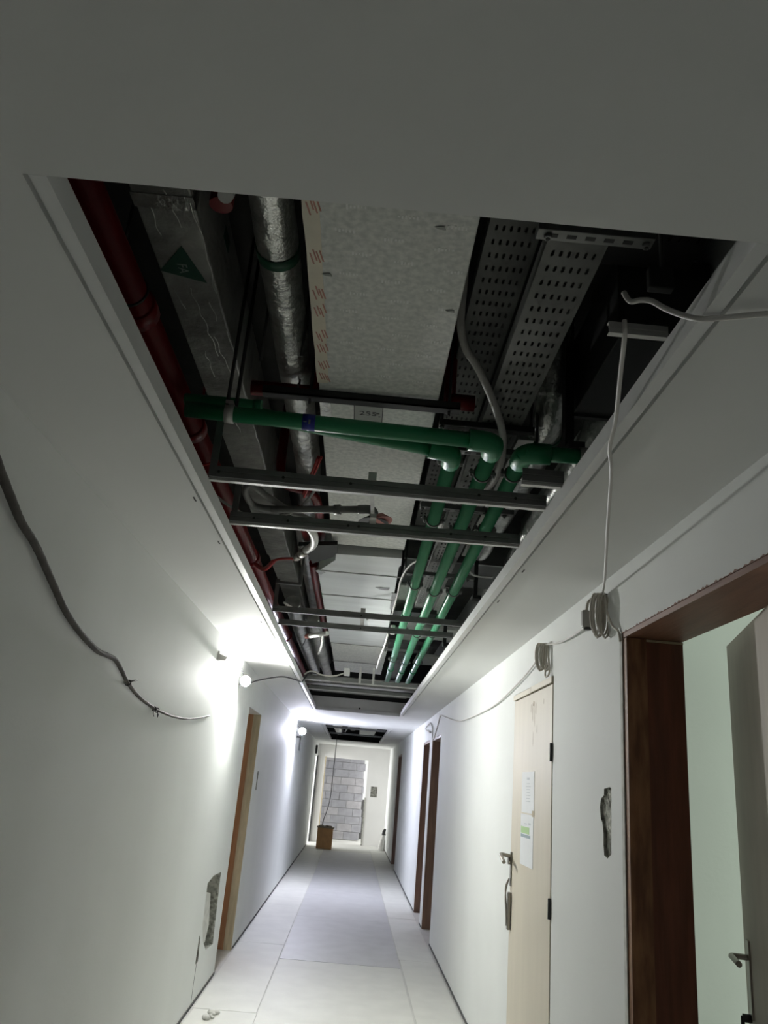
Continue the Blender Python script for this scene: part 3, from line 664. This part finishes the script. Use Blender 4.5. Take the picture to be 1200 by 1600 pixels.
g3 = thing('pipe_hanger', 'zinc clamp holding the green pipe stub by the opening edge', 'hanger', (.655, 2.355, 2.57))
obj('clamp_band', B().tube([(.645, 2.354, 2.61), (.675, 2.354, 2.61)], .031, 16), 'zinc', g3)
obj('hanger_bar', B().box(.612, .652, 2.44, 2.447, 2.66, ZS - .002).box(.612, .616, 2.40, 2.447, 2.66, ZS - .002), 'darksteel_shade', g3)
obj('hanger_foot', B().box(.612, .665, 2.35, 2.447, 2.64, 2.662), 'darksteel_shade', g3)

# ------------------------------------------------------------------ ceiling cross channels
def channel(y, x0, x1, z, lab, h=.034, splice=(), dy=0.0, dbl=False, holes=(), depth=.014, grp='galvanised ceiling cross channels'):
    t = thing('ceiling_channel', lab, 'ceiling channel', ((x0 + x1) / 2, y, z), grp)
    def yy(x): return y + dy * (x - x0) / (x1 - x0)
    prof = [(0, 0), (depth, 0), (depth, .0015), (.0015, .0015), (.0015, h * .45), (.004, h * .5), (.0015, h * .55), (.0015, h - .0015), (depth, h - .0015), (depth, h), (0, h), (0, h * .55), (.0025, h * .5), (0, h * .45)]
    obj('rail', B().prism([(x0, yy(x0) + p[0], z + p[1]) for p in prof], (x1 - x0, dy, 0)), 'steel', t)
    if dbl:
        obj('lower_rail', B().prism([(x0, yy(x0) + .012 + p[0] * 1.4, z - .008 + p[1] * .5) for p in prof], (x1 - x0, dy, 0)), 'zinc', t)
    for (a, c) in splice:
        obj('splice_sleeve', B().prism([(a, yy(a) - .0022 + p[0], z - .001 + p[1] * 1.05) for p in prof], (c - a, dy * (c - a) / (x1 - x0), 0)), 'steel', t)
    b = B()
    for x in holes: b.tube([(x, yy(x) - .0032, z + h * .45), (x, yy(x) - .0005, z + h * .45)], .005, 8)
    if holes: obj('screw_hole', b, 'black', t)['kind'] = 'stuff'
    return t
ZT = ZC + .042
channel(2.40, -.552, .552, ZT + .002, 'first cross channel behind the green elbows, doubled with sleeves', h=.036, splice=((-.548, -.29), (.30, .548)), dbl=True, holes=(-.52, -.31, -.09, .33, .45))
channel(2.86, -.552, .552, ZT + .001, 'second cross channel below the grey sprinkler elbow', h=.036, splice=((-.548, -.32), (.27, .54)), dbl=True, holes=(-.46, -.33, -.10, -.06, .29, .42), dy=-.03)
channel(4.55, -.552, .552, ZT + .001, 'third cross channel, nearer of the far pair', holes=(-.03,), dy=-.04)
channel(4.96, -.552, .552, ZT + .001, 'fourth cross channel, farther of the far pair', holes=(-.03,), dy=-.05)
channel(7.75, -.552, .552, ZT + .001, 'fifth cross channel near the dark void end', dbl=True)
channel(8.6, -.552, .552, ZT + .001, 'sixth cross channel near the dark void end', dbl=True)
channel(9.4, -.552, .552, ZT + .06, 'wide pale cross channel at the dark void end', h=.05)
channel(2.19, .43, .556, ZT + .001, 'short cut channel stub resting below the third green elbow', h=.04, dbl=True)
ts = channel(1.365, .435, .556, ZT + .001, 'short pale channel stub holding the hanging white cable', h=.026, grp=None)
for c in ts.children: c.data.materials[0] = M['zinc']
one('bracket_block', B().box(.50, .55, 1.31, 1.33, 2.52, 2.57, .003).tube([(.53, 1.32, 2.57), (.53, 1.32, ZS - .002)], .005, 6), 'darksteel_shade', 'dark hanger block above the pale channel stub', 'hanger')
one('hanger_strap', B().box(-.552, -.528, 2.396, 2.399, 2.448, 2.668), 'steel', 'flat steel strap rising from first channel end to green pipe', 'hanger strap')
one('hanger_strap', B().box(-.552, -.528, 2.876, 2.879, 2.478, 2.60), 'steel', 'short flat steel strap rising from second channel end', 'hanger strap')
one('hanger_strap', B().box(-.552, -.528, 4.566, 4.569, 2.444, 2.64).box(-.552, -.40, 4.550, 4.566, 2.61, 2.625).box(-.412, -.398, 4.552, 4.566, 2.625, 2.80), 'steel', 'steel strap bracket rising from third channel end', 'hanger strap')
one('clip_strap', B().box(-.035, -.008, 2.392, 2.425, 2.478, 2.505).prism([(-.028, 2.42, 2.47), (-.014, 2.42, 2.47), (-.004, 2.79, 2.49), (-.018, 2.79, 2.49)], (0, 0, .003)).box(-.02, .004, 2.77, 2.875, 2.475, 2.492), 'zinc', 'zinc clip strap tying the first and second channels', 'clip')
one('clip_strap', B().box(-.035, -.008, 4.52, 4.56, 2.476, 2.50).box(-.035, -.010, 4.56, 4.98, 2.478, 2.481).box(.0, .012, 4.6, 4.63, 2.45, 2.48), 'zinc', 'zinc clip strap tying the far pair of channels', 'clip')

# grey sprinkler pipe with elbow and rosette
gp = thing('grey_drop_pipe', 'grey plastic pipe with elbow dropping to a red capped rosette', 'pipe', (-.03, 2.95, 2.5))
obj('pipe_run', B().tube([(-.42, 3.035, 2.56), (-.155, 2.965, 2.56), (-.05, 2.935, 2.56)], .015, 12), 'greypipe', gp)
obj('elbow', B().tube(cr([(-.07, 2.94, 2.56), (-.03, 2.93, 2.56), (-.012, 2.925, 2.552), (-.006, 2.925, 2.535), (-.006, 2.925, 2.500)]), .018, 14), 'greypipe', gp)
obj('coupling', B().tube([(-.165, 2.968, 2.56), (-.140, 2.961, 2.56)], .020, 14), 'greypipe', gp)
obj('rosette', B().tube([(-.006, 2.93, 2.535), (-.006, 2.93, 2.508)], [.018, .060], 20), 'darksheet', gp)
obj('red_cap', B().tube([(.018, 2.915, 2.538), (.026, 2.91, 2.508)], [.014, .044], 12), 'pink', gp)
one('bent_grey_pipe', B().tube(cr([(-.25, 3.15, 2.56), (-.34, 3.10, 2.575), (-.44, 3.0, 2.60), (-.50, 2.93, 2.62), (-.525, 2.96, 2.60), (-.50, 3.05, 2.575), (-.42, 3.04, 2.562)]), .014, 10), 'greypipe', 'dark grey pipe bent back on itself beside the opening edge', 'pipe')
one('cable', B().tube(cr([(-.70, 2.98, 2.62), (-.60, 3.03, 2.56), (-.50, 3.10, 2.54), (-.40, 3.09, 2.55), (-.30, 3.02, 2.58), (-.22, 2.85, 2.64)]), .006, 8), 'flexgrey', 'thin grey cable drooping between the first two channels', 'cable')

# ------------------------------------------------------------------ flexible cables in the void
one('flexible_conduit', B().tube(cr([(.192, 1.90, 3.05), (.194, 1.94, 2.95), (.200, 2.02, 2.86), (.225, 2.08, 2.81), (.264, 2.12, 2.78), (.315, 2.20, 2.745), (.358, 2.29, 2.72), (.400, 2.41, 2.705), (.425, 2.53, 2.695), (.437, 2.66, 2.68), (.435, 2.78, 2.665), (.415, 2.84, 2.66)]), .0125, 12), 'flexgrey', 'thick grey flexible conduit curving from the board duct to the green elbows', 'conduit')
one('top_cable', B().tube(cr([(.448, 1.31, 2.50), (.456, 1.297, 2.472), (.470, 1.280, 2.465), (.484, 1.262, 2.452), (.505, 1.25, 2.43), (.528, 1.230, 2.405), (.548, 1.206, 2.384), (.575, 1.198, 2.383), (.66, 1.177, 2.388), (.80, 1.14, 2.394), (.945, 1.10, 2.394)]), .0055, 10), 'cable_w', 'white cable coming out of the opening and running along the ceiling', 'cable')
one('hanging_cable', B().tube(cr([(.468, 1.368, 2.475), (.469, 1.372, 2.44), (.495, 1.48, 2.415), (.535, 1.64, 2.386), (.551, 1.735, 2.362), (.60, 1.88, 2.355), (.72, 2.30, 2.345), (.86, 2.78, 2.338), (.935, 3.06, 2.335)]), .0052, 10), 'cable_w', 'white cable sagging from the channel stub to the wall coil', 'cable')
for x0, y0, lab in ((.215, 4.25, 'thin cable arching beside the foil wrapped duct corner'),):
    one('cable', B().tube(cr([(.30, 4.0, 2.70), (.22, 4.2, 2.70), (.185, 4.5, 2.69), (.19, 5.0, 2.71), (.185, 5.7, 2.71)]), .006, 8), 'flexgrey', lab, 'cable')
one('cable', B().tube(cr([(.475, 3.7, 2.70), (.50, 4.0, 2.69), (.58, 4.3, 2.70), (.72, 4.5, 2.75)]), .007, 8), 'flexgrey', 'grey cable sagging past the third green pipe', 'cable')
# dark equipment past the second channel
eq = thing('damper_box', 'dark grey equipment panel above the green pipes past the second channel', 'equipment', (.4, 4.6, 2.74))
obj('casing', B().box(.20, .86, 4.46, 5.05, 2.81, 3.1, .004), 'darksheet', eq)
obj('flange', B().box(.19, .87, 4.44, 4.46, 2.803, 3.1), 'steel', eq)
one('white_box', B().box(.27, .40, 3.75, 3.98, 2.80, 2.95, .005).box(.29, .38, 3.98, 4.03, 2.81, 2.9), 'zinc', 'small pale box between the green pipes past the second channel', 'box')
one('ceiling_board_offcut', B().box(.20, .58, 5.10, 5.9, 2.80, 2.815), 'board', 'pale board panel above the green pipes before the far pair', 'panel')
one('hanger_angle', B().box(.60, .625, 4.42, 4.424, 2.60, ZS - .002).box(.60, .604, 4.40, 4.424, 2.60, ZS - .002).box(.59, .64, 4.36, 4.43, 2.58, 2.60), 'darksteel_shade', 'dark slotted angle hanger near the door side past the second channel', 'hanger')
one('hanger_angle', B().box(.56, .585, 5.6, 5.604, 2.52, ZS - .002).box(.56, .60, 5.56, 5.61, 2.50, 2.525), 'darksteel_shade', 'dark angle hanger near the door side before the far pair', 'hanger')
for (x0, x1, y0, y1, z, m, lab) in ((.20, .50, 5.55, 5.95, 2.719, 'darksheet', 'dark bracket plate above the green pipes at the far pair'), (.45, .80, 6.1, 6.6, 2.72, 'zinc', 'pale metal plate beyond the far pair by the door side'),
                                    (.22, .62, 6.9, 7.4, 2.719, 'darksheet', 'dark metal plate over the far ends of the green pipes'), (.50, .80, 7.3, 7.8, 2.68, 'zinc', 'pale metal plate near the far ends of the green pipes')):
    one('metal_plate', B().box(x0, x1, y0, y1, z, z + .03, .003), m, lab, 'metal plate')
one('cross_beam', B().box(-.94, .94, 9.65, 9.85, 2.62, 2.72, .003), 'zinc', 'pale metal cross rail over the end of the void', 'rail')
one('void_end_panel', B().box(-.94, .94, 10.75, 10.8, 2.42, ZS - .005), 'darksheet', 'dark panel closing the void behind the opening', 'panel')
# left far clutter
for pts, r, m, lab in ([[(-.54, 5.6, 2.72), (-.53, 7.0, 2.68), (-.51, 8.8, 2.66)], .055, 'foil', 'foil flexible duct nearest the lamp past the far pair'],
                       [[(-.41, 6.0, 2.70), (-.39, 7.4, 2.66), (-.36, 9.2, 2.62)], .045, 'foil_flat', 'grey flexible duct beside the board duct past the far pair']):
    t = thing('flexible_duct', lab, 'duct', pts[0]); P = cr(pts, 14)
    obj('duct_body', B().tube(P, [r * (1 + .05 * (i % 2)) for i in range(len(P))], 14), m, t)
tb = thing('white_tube', 'white tube with red end lying on the far pair of channels', 'tube', (-.40, 5.6, 2.48))
obj('tube_body', B().tube([(-.395, 5.66, 2.503), (-.262, 5.50, 2.505)], .016, 12), 'white_pl', tb)
obj('red_end', B().tube([(-.42, 5.69, 2.503), (-.395, 5.66, 2.503)], .0175, 12), 'pink', tb)
one('white_strap', B().tube(cr([(-.31, 5.8, 2.55), (-.33, 6.2, 2.53), (-.37, 6.6, 2.52)]), .009, 8), 'white_pl', 'white bent strap hanging past the far pair', 'strap')
one('cable', B().tube(cr([(-.50, 4.65, 2.52), (-.42, 4.72, 2.495), (-.3, 4.78, 2.49), (-.18, 4.76, 2.50)]), .007, 8), 'cable_w', 'white cable lying across between the far pair of channels', 'cable')
one('cable', B().tube(cr([(.165, 5.6, 2.56), (.155, 5.9, 2.52), (.135, 6.4, 2.49), (.13, 6.8, 2.47)]), .007, 8), 'white_pl', 'white cable tail curling down beside the green pipes', 'cable')
one('cable', B().tube(cr([(-.42, 5.69, 2.50), (-.44, 5.9, 2.51), (-.47, 6.2, 2.53), (-.52, 6.5, 2.54)]), .005, 8), 'cable_d', 'thin dark cable from the white tube to the lamp side', 'cable')
one('junction_box', B().box(-.17, -.11, 7.70, 7.76, 2.50, 2.57, .006), 'white_pl', 'small white junction box at the fifth channel', 'junction box')
one('cable', B().tube(cr([(-.17, 7.73, 2.52), (-.26, 7.74, 2.49), (-.38, 7.7, 2.485), (-.47, 7.6, 2.50), (-.53, 7.5, 2.455)]), .007, 8), 'cable_w', 'grey white cable from the small junction box to the lamp side', 'cable')
for x, lab in ((-.02, 'upright zinc clip on the fifth channel by the junction box'), (.11, 'upright white clip on the fifth channel by the green pipes')):
    one('clip_strap', B().box(x, x + .022, 7.74, 7.743, 2.44, 2.60).box(x, x + .022, 7.74, 7.77, 2.44, 2.445), 'zinc', lab, 'clip')
one('clamp_pair', B().tube([(.185, 5.28, 2.50), (.185, 5.28, 2.56)], .016, 10).tube([(.20, 5.27, 2.53), (.235, 5.27, 2.53)], .012, 10), 'white_pl', 'white plastic clip beside the first green pipe at the far pair', 'clip')

# second opening contents
flex('round_foil_duct', [(-.42, 13.2, 2.60), (-.40, 16, 2.60), (-.38, 19.2, 2.62)], .09, 'foil', 'foil flexible duct inside the small far ceiling opening', n=14)
one('black_duct', B().tube(cr([(-.22, 15.0, 2.62), (-.14, 16.0, 2.60), (-.10, 17, 2.62), (-.08, 19, 2.7)]), .075, 14), 'darksheet', 'dark flexible duct inside the small far ceiling opening', 'duct')
one('far_board_duct', B().box(.08, .42, 13.0, 19.3, 2.56, 2.8, .004).tube([(.12, 15, 2.79), (.12, 15, ZS - .002)], .005, 6).tube([(.38, 17, 2.79), (.38, 17, ZS - .002)], .005, 6), 'board', 'pale board duct inside the small far ceiling opening', 'duct')
channel(15.2, -.552, .552, ZT + .001, 'nearer cross channel in the small far ceiling opening')
channel(17.2, -.552, .552, ZT + .001, 'farther cross channel in the small far ceiling opening')
one('diagonal_rod', B().tube([(-.14, 15.3, 2.49), (-.20, 16.3, 2.485), (-.22, 16.8, 2.48)], .012, 8), 'zinc', 'pale diagonal rod inside the small far ceiling opening', 'rod')
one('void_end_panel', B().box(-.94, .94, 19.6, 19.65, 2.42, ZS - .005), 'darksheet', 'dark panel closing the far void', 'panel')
one('dangling_cable', B().tube(cr([(-.42, 18.6, 2.50), (-.42, 18.62, 2.2), (-.43, 18.7, 1.6), (-.44, 18.8, 1.15), (-.50, 19.2, .85), (-.56, 19.5, .66), (-.58, 19.7, .52)]), .008, 8), 'cable_d', 'dark cable dangling from the far opening down to the brown box', 'cable')
# brown box
bx = thing('brown_box', 'brown box with dusty open top standing near the end wall', 'box', (-.5, 19.85, 0))
obj('carton', B().box(-.685, -.325, 19.7, 20.05, .007, .455, .006), 'card', bx)
obj('top_rim', B().box(-.705, -.305, 19.68, 20.07, .455, .478, .003), 'card_top', bx)
for (dx, dy, r) in ((-.60, 19.8, .06), (-.47, 19.86, .05), (-.40, 19.78, .045)):
    b = B().sphere((dx, dy, .49), r, (1.2, 1, .5), 10); obj('debris', b, 'card_top', bx)
# plaster fragment by the right far corner, rubble by the hole
rb_ = B()
for i in range(7):
    rb_.sphere((-.80 + random.uniform(-.03, .05), 6.02 + random.uniform(-.06, .10), .014), random.uniform(.010, .030), (1.2, 1.1, .7), 8)
one('plaster_rubble', rb_, 'rubble', 'small heap of white plaster rubble under the broken hole', 'rubble', kind='stuff')
sk = thing('plaster_bag', 'pale slumped sack with dark mouth leaning in the far corner', 'bag', (.9, 20.7, 0))
obj('sack', B().tube(cr([(.90, 20.7, .36), (.885, 20.7, .25), (.87, 20.7, .12), (.86, 20.7, .012)]), [.03, .035, .04, .045, .05, .055, .06, .06, .065, .07, .07, .075, .075, .08, .08, .08, .085, .085, .08], 12), 'rubble', sk)
obj('mouth', B().tube(cr([(.90, 20.7, .35), (.90, 20.71, .42), (.93, 20.72, .50)]), [.05, .05, .05, .045, .045, .04, .04, .04, .035, .03, .03, .02, .02], 10), 'darksheet', sk)
one('socket_box', B().box(-XW + .001, -XW + .05, 20.25, 20.42, 2.10, 2.30, .005), 'darksheet', 'dark box fixed high beside the bright side doorway', 'box')

# ------------------------------------------------------------------ wall lamps
def lamp(c, r, bm, lab, wires, rim=.0):
    cx, cy, cz = c
    t = thing('wall_lamp', lab, 'lamp', (-XW, cy + .12, cz))
    obj('bulb', B().sphere(c, r, (1, 1, 1), 20), bm, t)
    obj('heat_sink', B().tube([(cx, cy + r * .35, cz), (cx, cy + r * 1.15, cz), (cx, cy + r * 2.2, cz + .002), (cx, cy + r * 2.8, cz + .003)], [r * 1.10, r * 1.12, r * .75, r * .5], 18), 'white_pl', t)
    obj('lamp_holder', B().tube([(cx, cy + r * 2.7, cz + .003), (cx, cy + r * 3.9, cz + .004)], r * .62, 14), 'white_pl', t)
    obj('wall_bracket', B().tube(cr([(cx, cy + r * 3.6, cz + .004), (cx - .02, cy + r * 4.2, cz + .008), (-XW + .001, cy + r * 4.2, cz + .010)]), r * .3, 8).box(-XW, -XW + .012, cy + r * 3.4, cy + r * 5, cz - .02, cz + .045, .003), 'plug', t)
    obj('lamp_wire', B().tube(cr(wires), .004, 6), 'cable_d', t)
    return t
lamp((-.885, 6.20, 2.205), .036, 'bulb', 'lit white bulb on the near wall lamp by the khaki doorway',
     [(-.90, 6.34, 2.22), (-.93, 6.36, 2.27), (-.945, 6.30, 2.31), (-.945, 6.42, 2.30)])
lamp((-.845, 12.9, 2.215), .05, 'bulb2', 'lit bluish bulb on the farther wall lamp past the khaki doorway',
     [(-.87, 13.1, 2.23), (-.94, 13.1, 2.31), (-.945, 12.9, 2.33)])
one('wall_hook', B().prism([(-XW, 5.24, 2.225), (-XW, 5.30, 2.225), (-XW, 5.26, 2.285)], (.012, 0, 0)).prism([(-XW, 5.25, 2.225), (-XW, 5.25, 2.27), (-XW + .06, 5.30, 2.255), (-XW + .05, 5.28, 2.23)], (0, .012, 0)), 'plug', 'small grey triangular bracket on the wall before the near lamp', 'bracket')
one('lamp_flag', B().box(-.905, -.885, 13.35, 13.38, 1.93, 2.15).box(-XW, -.885, 13.35, 13.38, 2.13, 2.16), 'darksheet', 'dark strip hanging below the farther wall lamp', 'strip')
one('lamp_cable', B().tube(cr([(-.94, 6.75, 2.24), (-.90, 7.0, 2.30), (-.80, 7.25, 2.365), (-.70, 7.3, 2.388), (-.60, 7.45, 2.388), (-.556, 7.6, 2.39), (-.535, 7.65, 2.43), (-.50, 7.72, 2.49), (-.42, 7.76, 2.50)]), .0065, 8), 'cable_d', 'dark cable looping from the near lamp up into the void', 'cable')

# ------------------------------------------------------------------ wall conduit on the left
lc = thing('wall_conduit', 'dusty grey corrugated conduit drooping along the wall to a thin tail', 'conduit', (-XW, 2.5, 2.0))
P = cr([(-.935, .7, 2.385), (-.935, 1.3, 2.37), (-.935, 1.62, 2.30), (-.935, 1.91, 2.172), (-.935, 2.02, 2.125), (-.937, 2.143, 2.096), (-.938, 2.32, 2.03), (-.939, 2.474, 1.974), (-.940, 2.65, 1.935), (-.941, 2.838, 1.911), (-.942, 2.96, 1.912), (-.943, 3.075, 1.911), (-.943, 3.18, 1.885), (-.943, 3.297, 1.850), (-.944, 3.50, 1.815), (-.945, 3.837, 1.788)], 8)
obj('conduit_body', B().tube(P, [(.0125 + (.0009 if i % 2 else 0)) * (1 - .42 * i / len(P)) for i in range(len(P))], 12), 'conduit', lc)
obj('cable_tail', B().tube(cr([(-.945, 3.80, 1.789), (-.946, 4.2, 1.785), (-.947, 4.6, 1.800), (-.948, 4.95, 1.832), (-.949, 5.25, 1.866)]), [.0065] * 12 + [.005] * 13, 8), 'conduit', lc)
b = B().ring((-.943, 3.297, 1.85), (0, 1, -.4), .012, .0025, 14, 5); b.tube([(-.935, 3.29, 1.855), (-.925, 3.37, 1.872)], .003, 6)
obj('cable_tie', b, 'black', lc)
b = B().ring((-.945, 3.80, 1.789), (0, 1, -.1), .010, .0025, 14, 5).ring((-.945, 3.86, 1.787), (0, 1, -.1), .010, .0025, 14, 5); b.tube(cr([(-.94, 3.79, 1.785), (-.93, 3.74, 1.765), (-.94, 3.80, 1.755)]), .0022, 5).tube(cr([(-.94, 3.86, 1.785), (-.93, 3.83, 1.755), (-.94, 3.88, 1.77)]), .0022, 5)
obj('cable_tie', b, 'black', lc)

# ------------------------------------------------------------------ cable coils and festoon on the right
def coil(c, hgt, wid, n, lab, plug=None, tail=None, r=.0042, dirv=(-.55, -.30, 0)):
    t = thing('cable_coil', lab, 'cable coil', (XW, c[1], c[2] - hgt))
    dv = Vector(dirv).normalized(); pts = []
    for i in range(n * 14 + 1):
        a = 2 * math.pi * i / 14 ; k = i // 14
        wv = wid * (1 + .10 * math.sin(k * 2.3)); hv = hgt * (1 + .05 * math.cos(k * 1.7))
        off = Vector((-.010, 0.004, 0)) * (k - n / 2) * .7
        pts.append(Vector(c) + off + dv * (wv / 2 * math.sin(a) + wid * .35) + Vector((0, 0, -hv / 2 + hv / 2 * math.cos(a))))
    obj('cable_loops', B().tube(pts, r, 7), 'cable_b', t)
    obj('wrap', B().ring(Vector(c) + Vector((-.012, 0, -.012)), (0, 0, 1), .013, .005, 12, 6).box(c[0] - .02, XW + .001, c[1] - .004, c[1] + .004, c[2] - .004, c[2] + .004), 'conduit', t)
    if plug:
        p = Vector(plug)
        pl = obj('plug', B().box(p.x - .02, p.x + .02, p.y - .016, p.y + .016, p.z - .04, p.z + .03, .006), 'plug', t)
        obj('plug_socket', B().tube([(p.x + .004, p.y, p.z - .0395), (p.x + .004, p.y, p.z - .048)], .016, 14), 'black', pl)
        obj('plug_lead', B().tube(cr([(p.x, p.y, p.z + .03), (p.x + .01, p.y, p.z + .07), Vector(c) + Vector((-.02, 0, -.01))]), .006, 8), 'cable_b', pl)
    if tail: obj('cable_tail', B().tube(cr(tail), .0048, 8), 'cable_b', t)
    return t
coil((.935, 3.06, 2.335), .17, .055, 6, 'beige cable coil with grey plug hanging above the brown frame corner', (.885, 3.11, 2.245),
     [(.94, 3.05, 2.33), (.935, 3.0, 2.25), (.938, 2.95, 2.19), (.948, 2.91, 2.16), (.95, 2.895, 2.12)])
coil((.935, 4.06, 2.30), .135, .05, 6, 'beige cable coil hanging on the wall above the plywood door', None,
     [(.935, 4.04, 2.29), (.93, 4.00, 2.20), (.932, 4.02, 2.13), (.94, 3.97, 2.14), (.94, 3.99, 2.22), (.94, 4.03, 2.29)])
fe = thing('festoon_cable', 'white cable swagged along the wall between the coils and far doorways', 'cable', (.94, 5, 2.2))
obj('cable_run', B().tube(cr([(.93, 3.08, 2.315), (.938, 3.30, 2.255), (.94, 3.70, 2.255), (.938, 4.05, 2.295)]), .005, 8), 'cable_w', fe)
obj('cable_run', B().tube(cr([(.935, 4.07, 2.285), (.94, 4.4, 2.22), (.94, 4.9, 2.165), (.942, 5.5, 2.125), (.943, 6.2, 2.12), (.943, 7.0, 2.13), (.943, 7.6, 2.155), (.943, 8.5, 2.25), (.94, 9.2, 2.33)]), .005, 8), 'cable_w', fe)
one('cable_loop', B().tube(cr([(.94, 9.2, 2.33), (.93, 9.4, 2.2), (.92, 9.7, 2.08), (.93, 9.9, 2.16), (.94, 10.1, 2.25), (.94, 10.5, 2.33), (.93, 10.9, 2.28), (.935, 10.3, 2.2)]), .009, 8), 'cable_w', 'white cable loop above the first far dark doorway', 'cable')
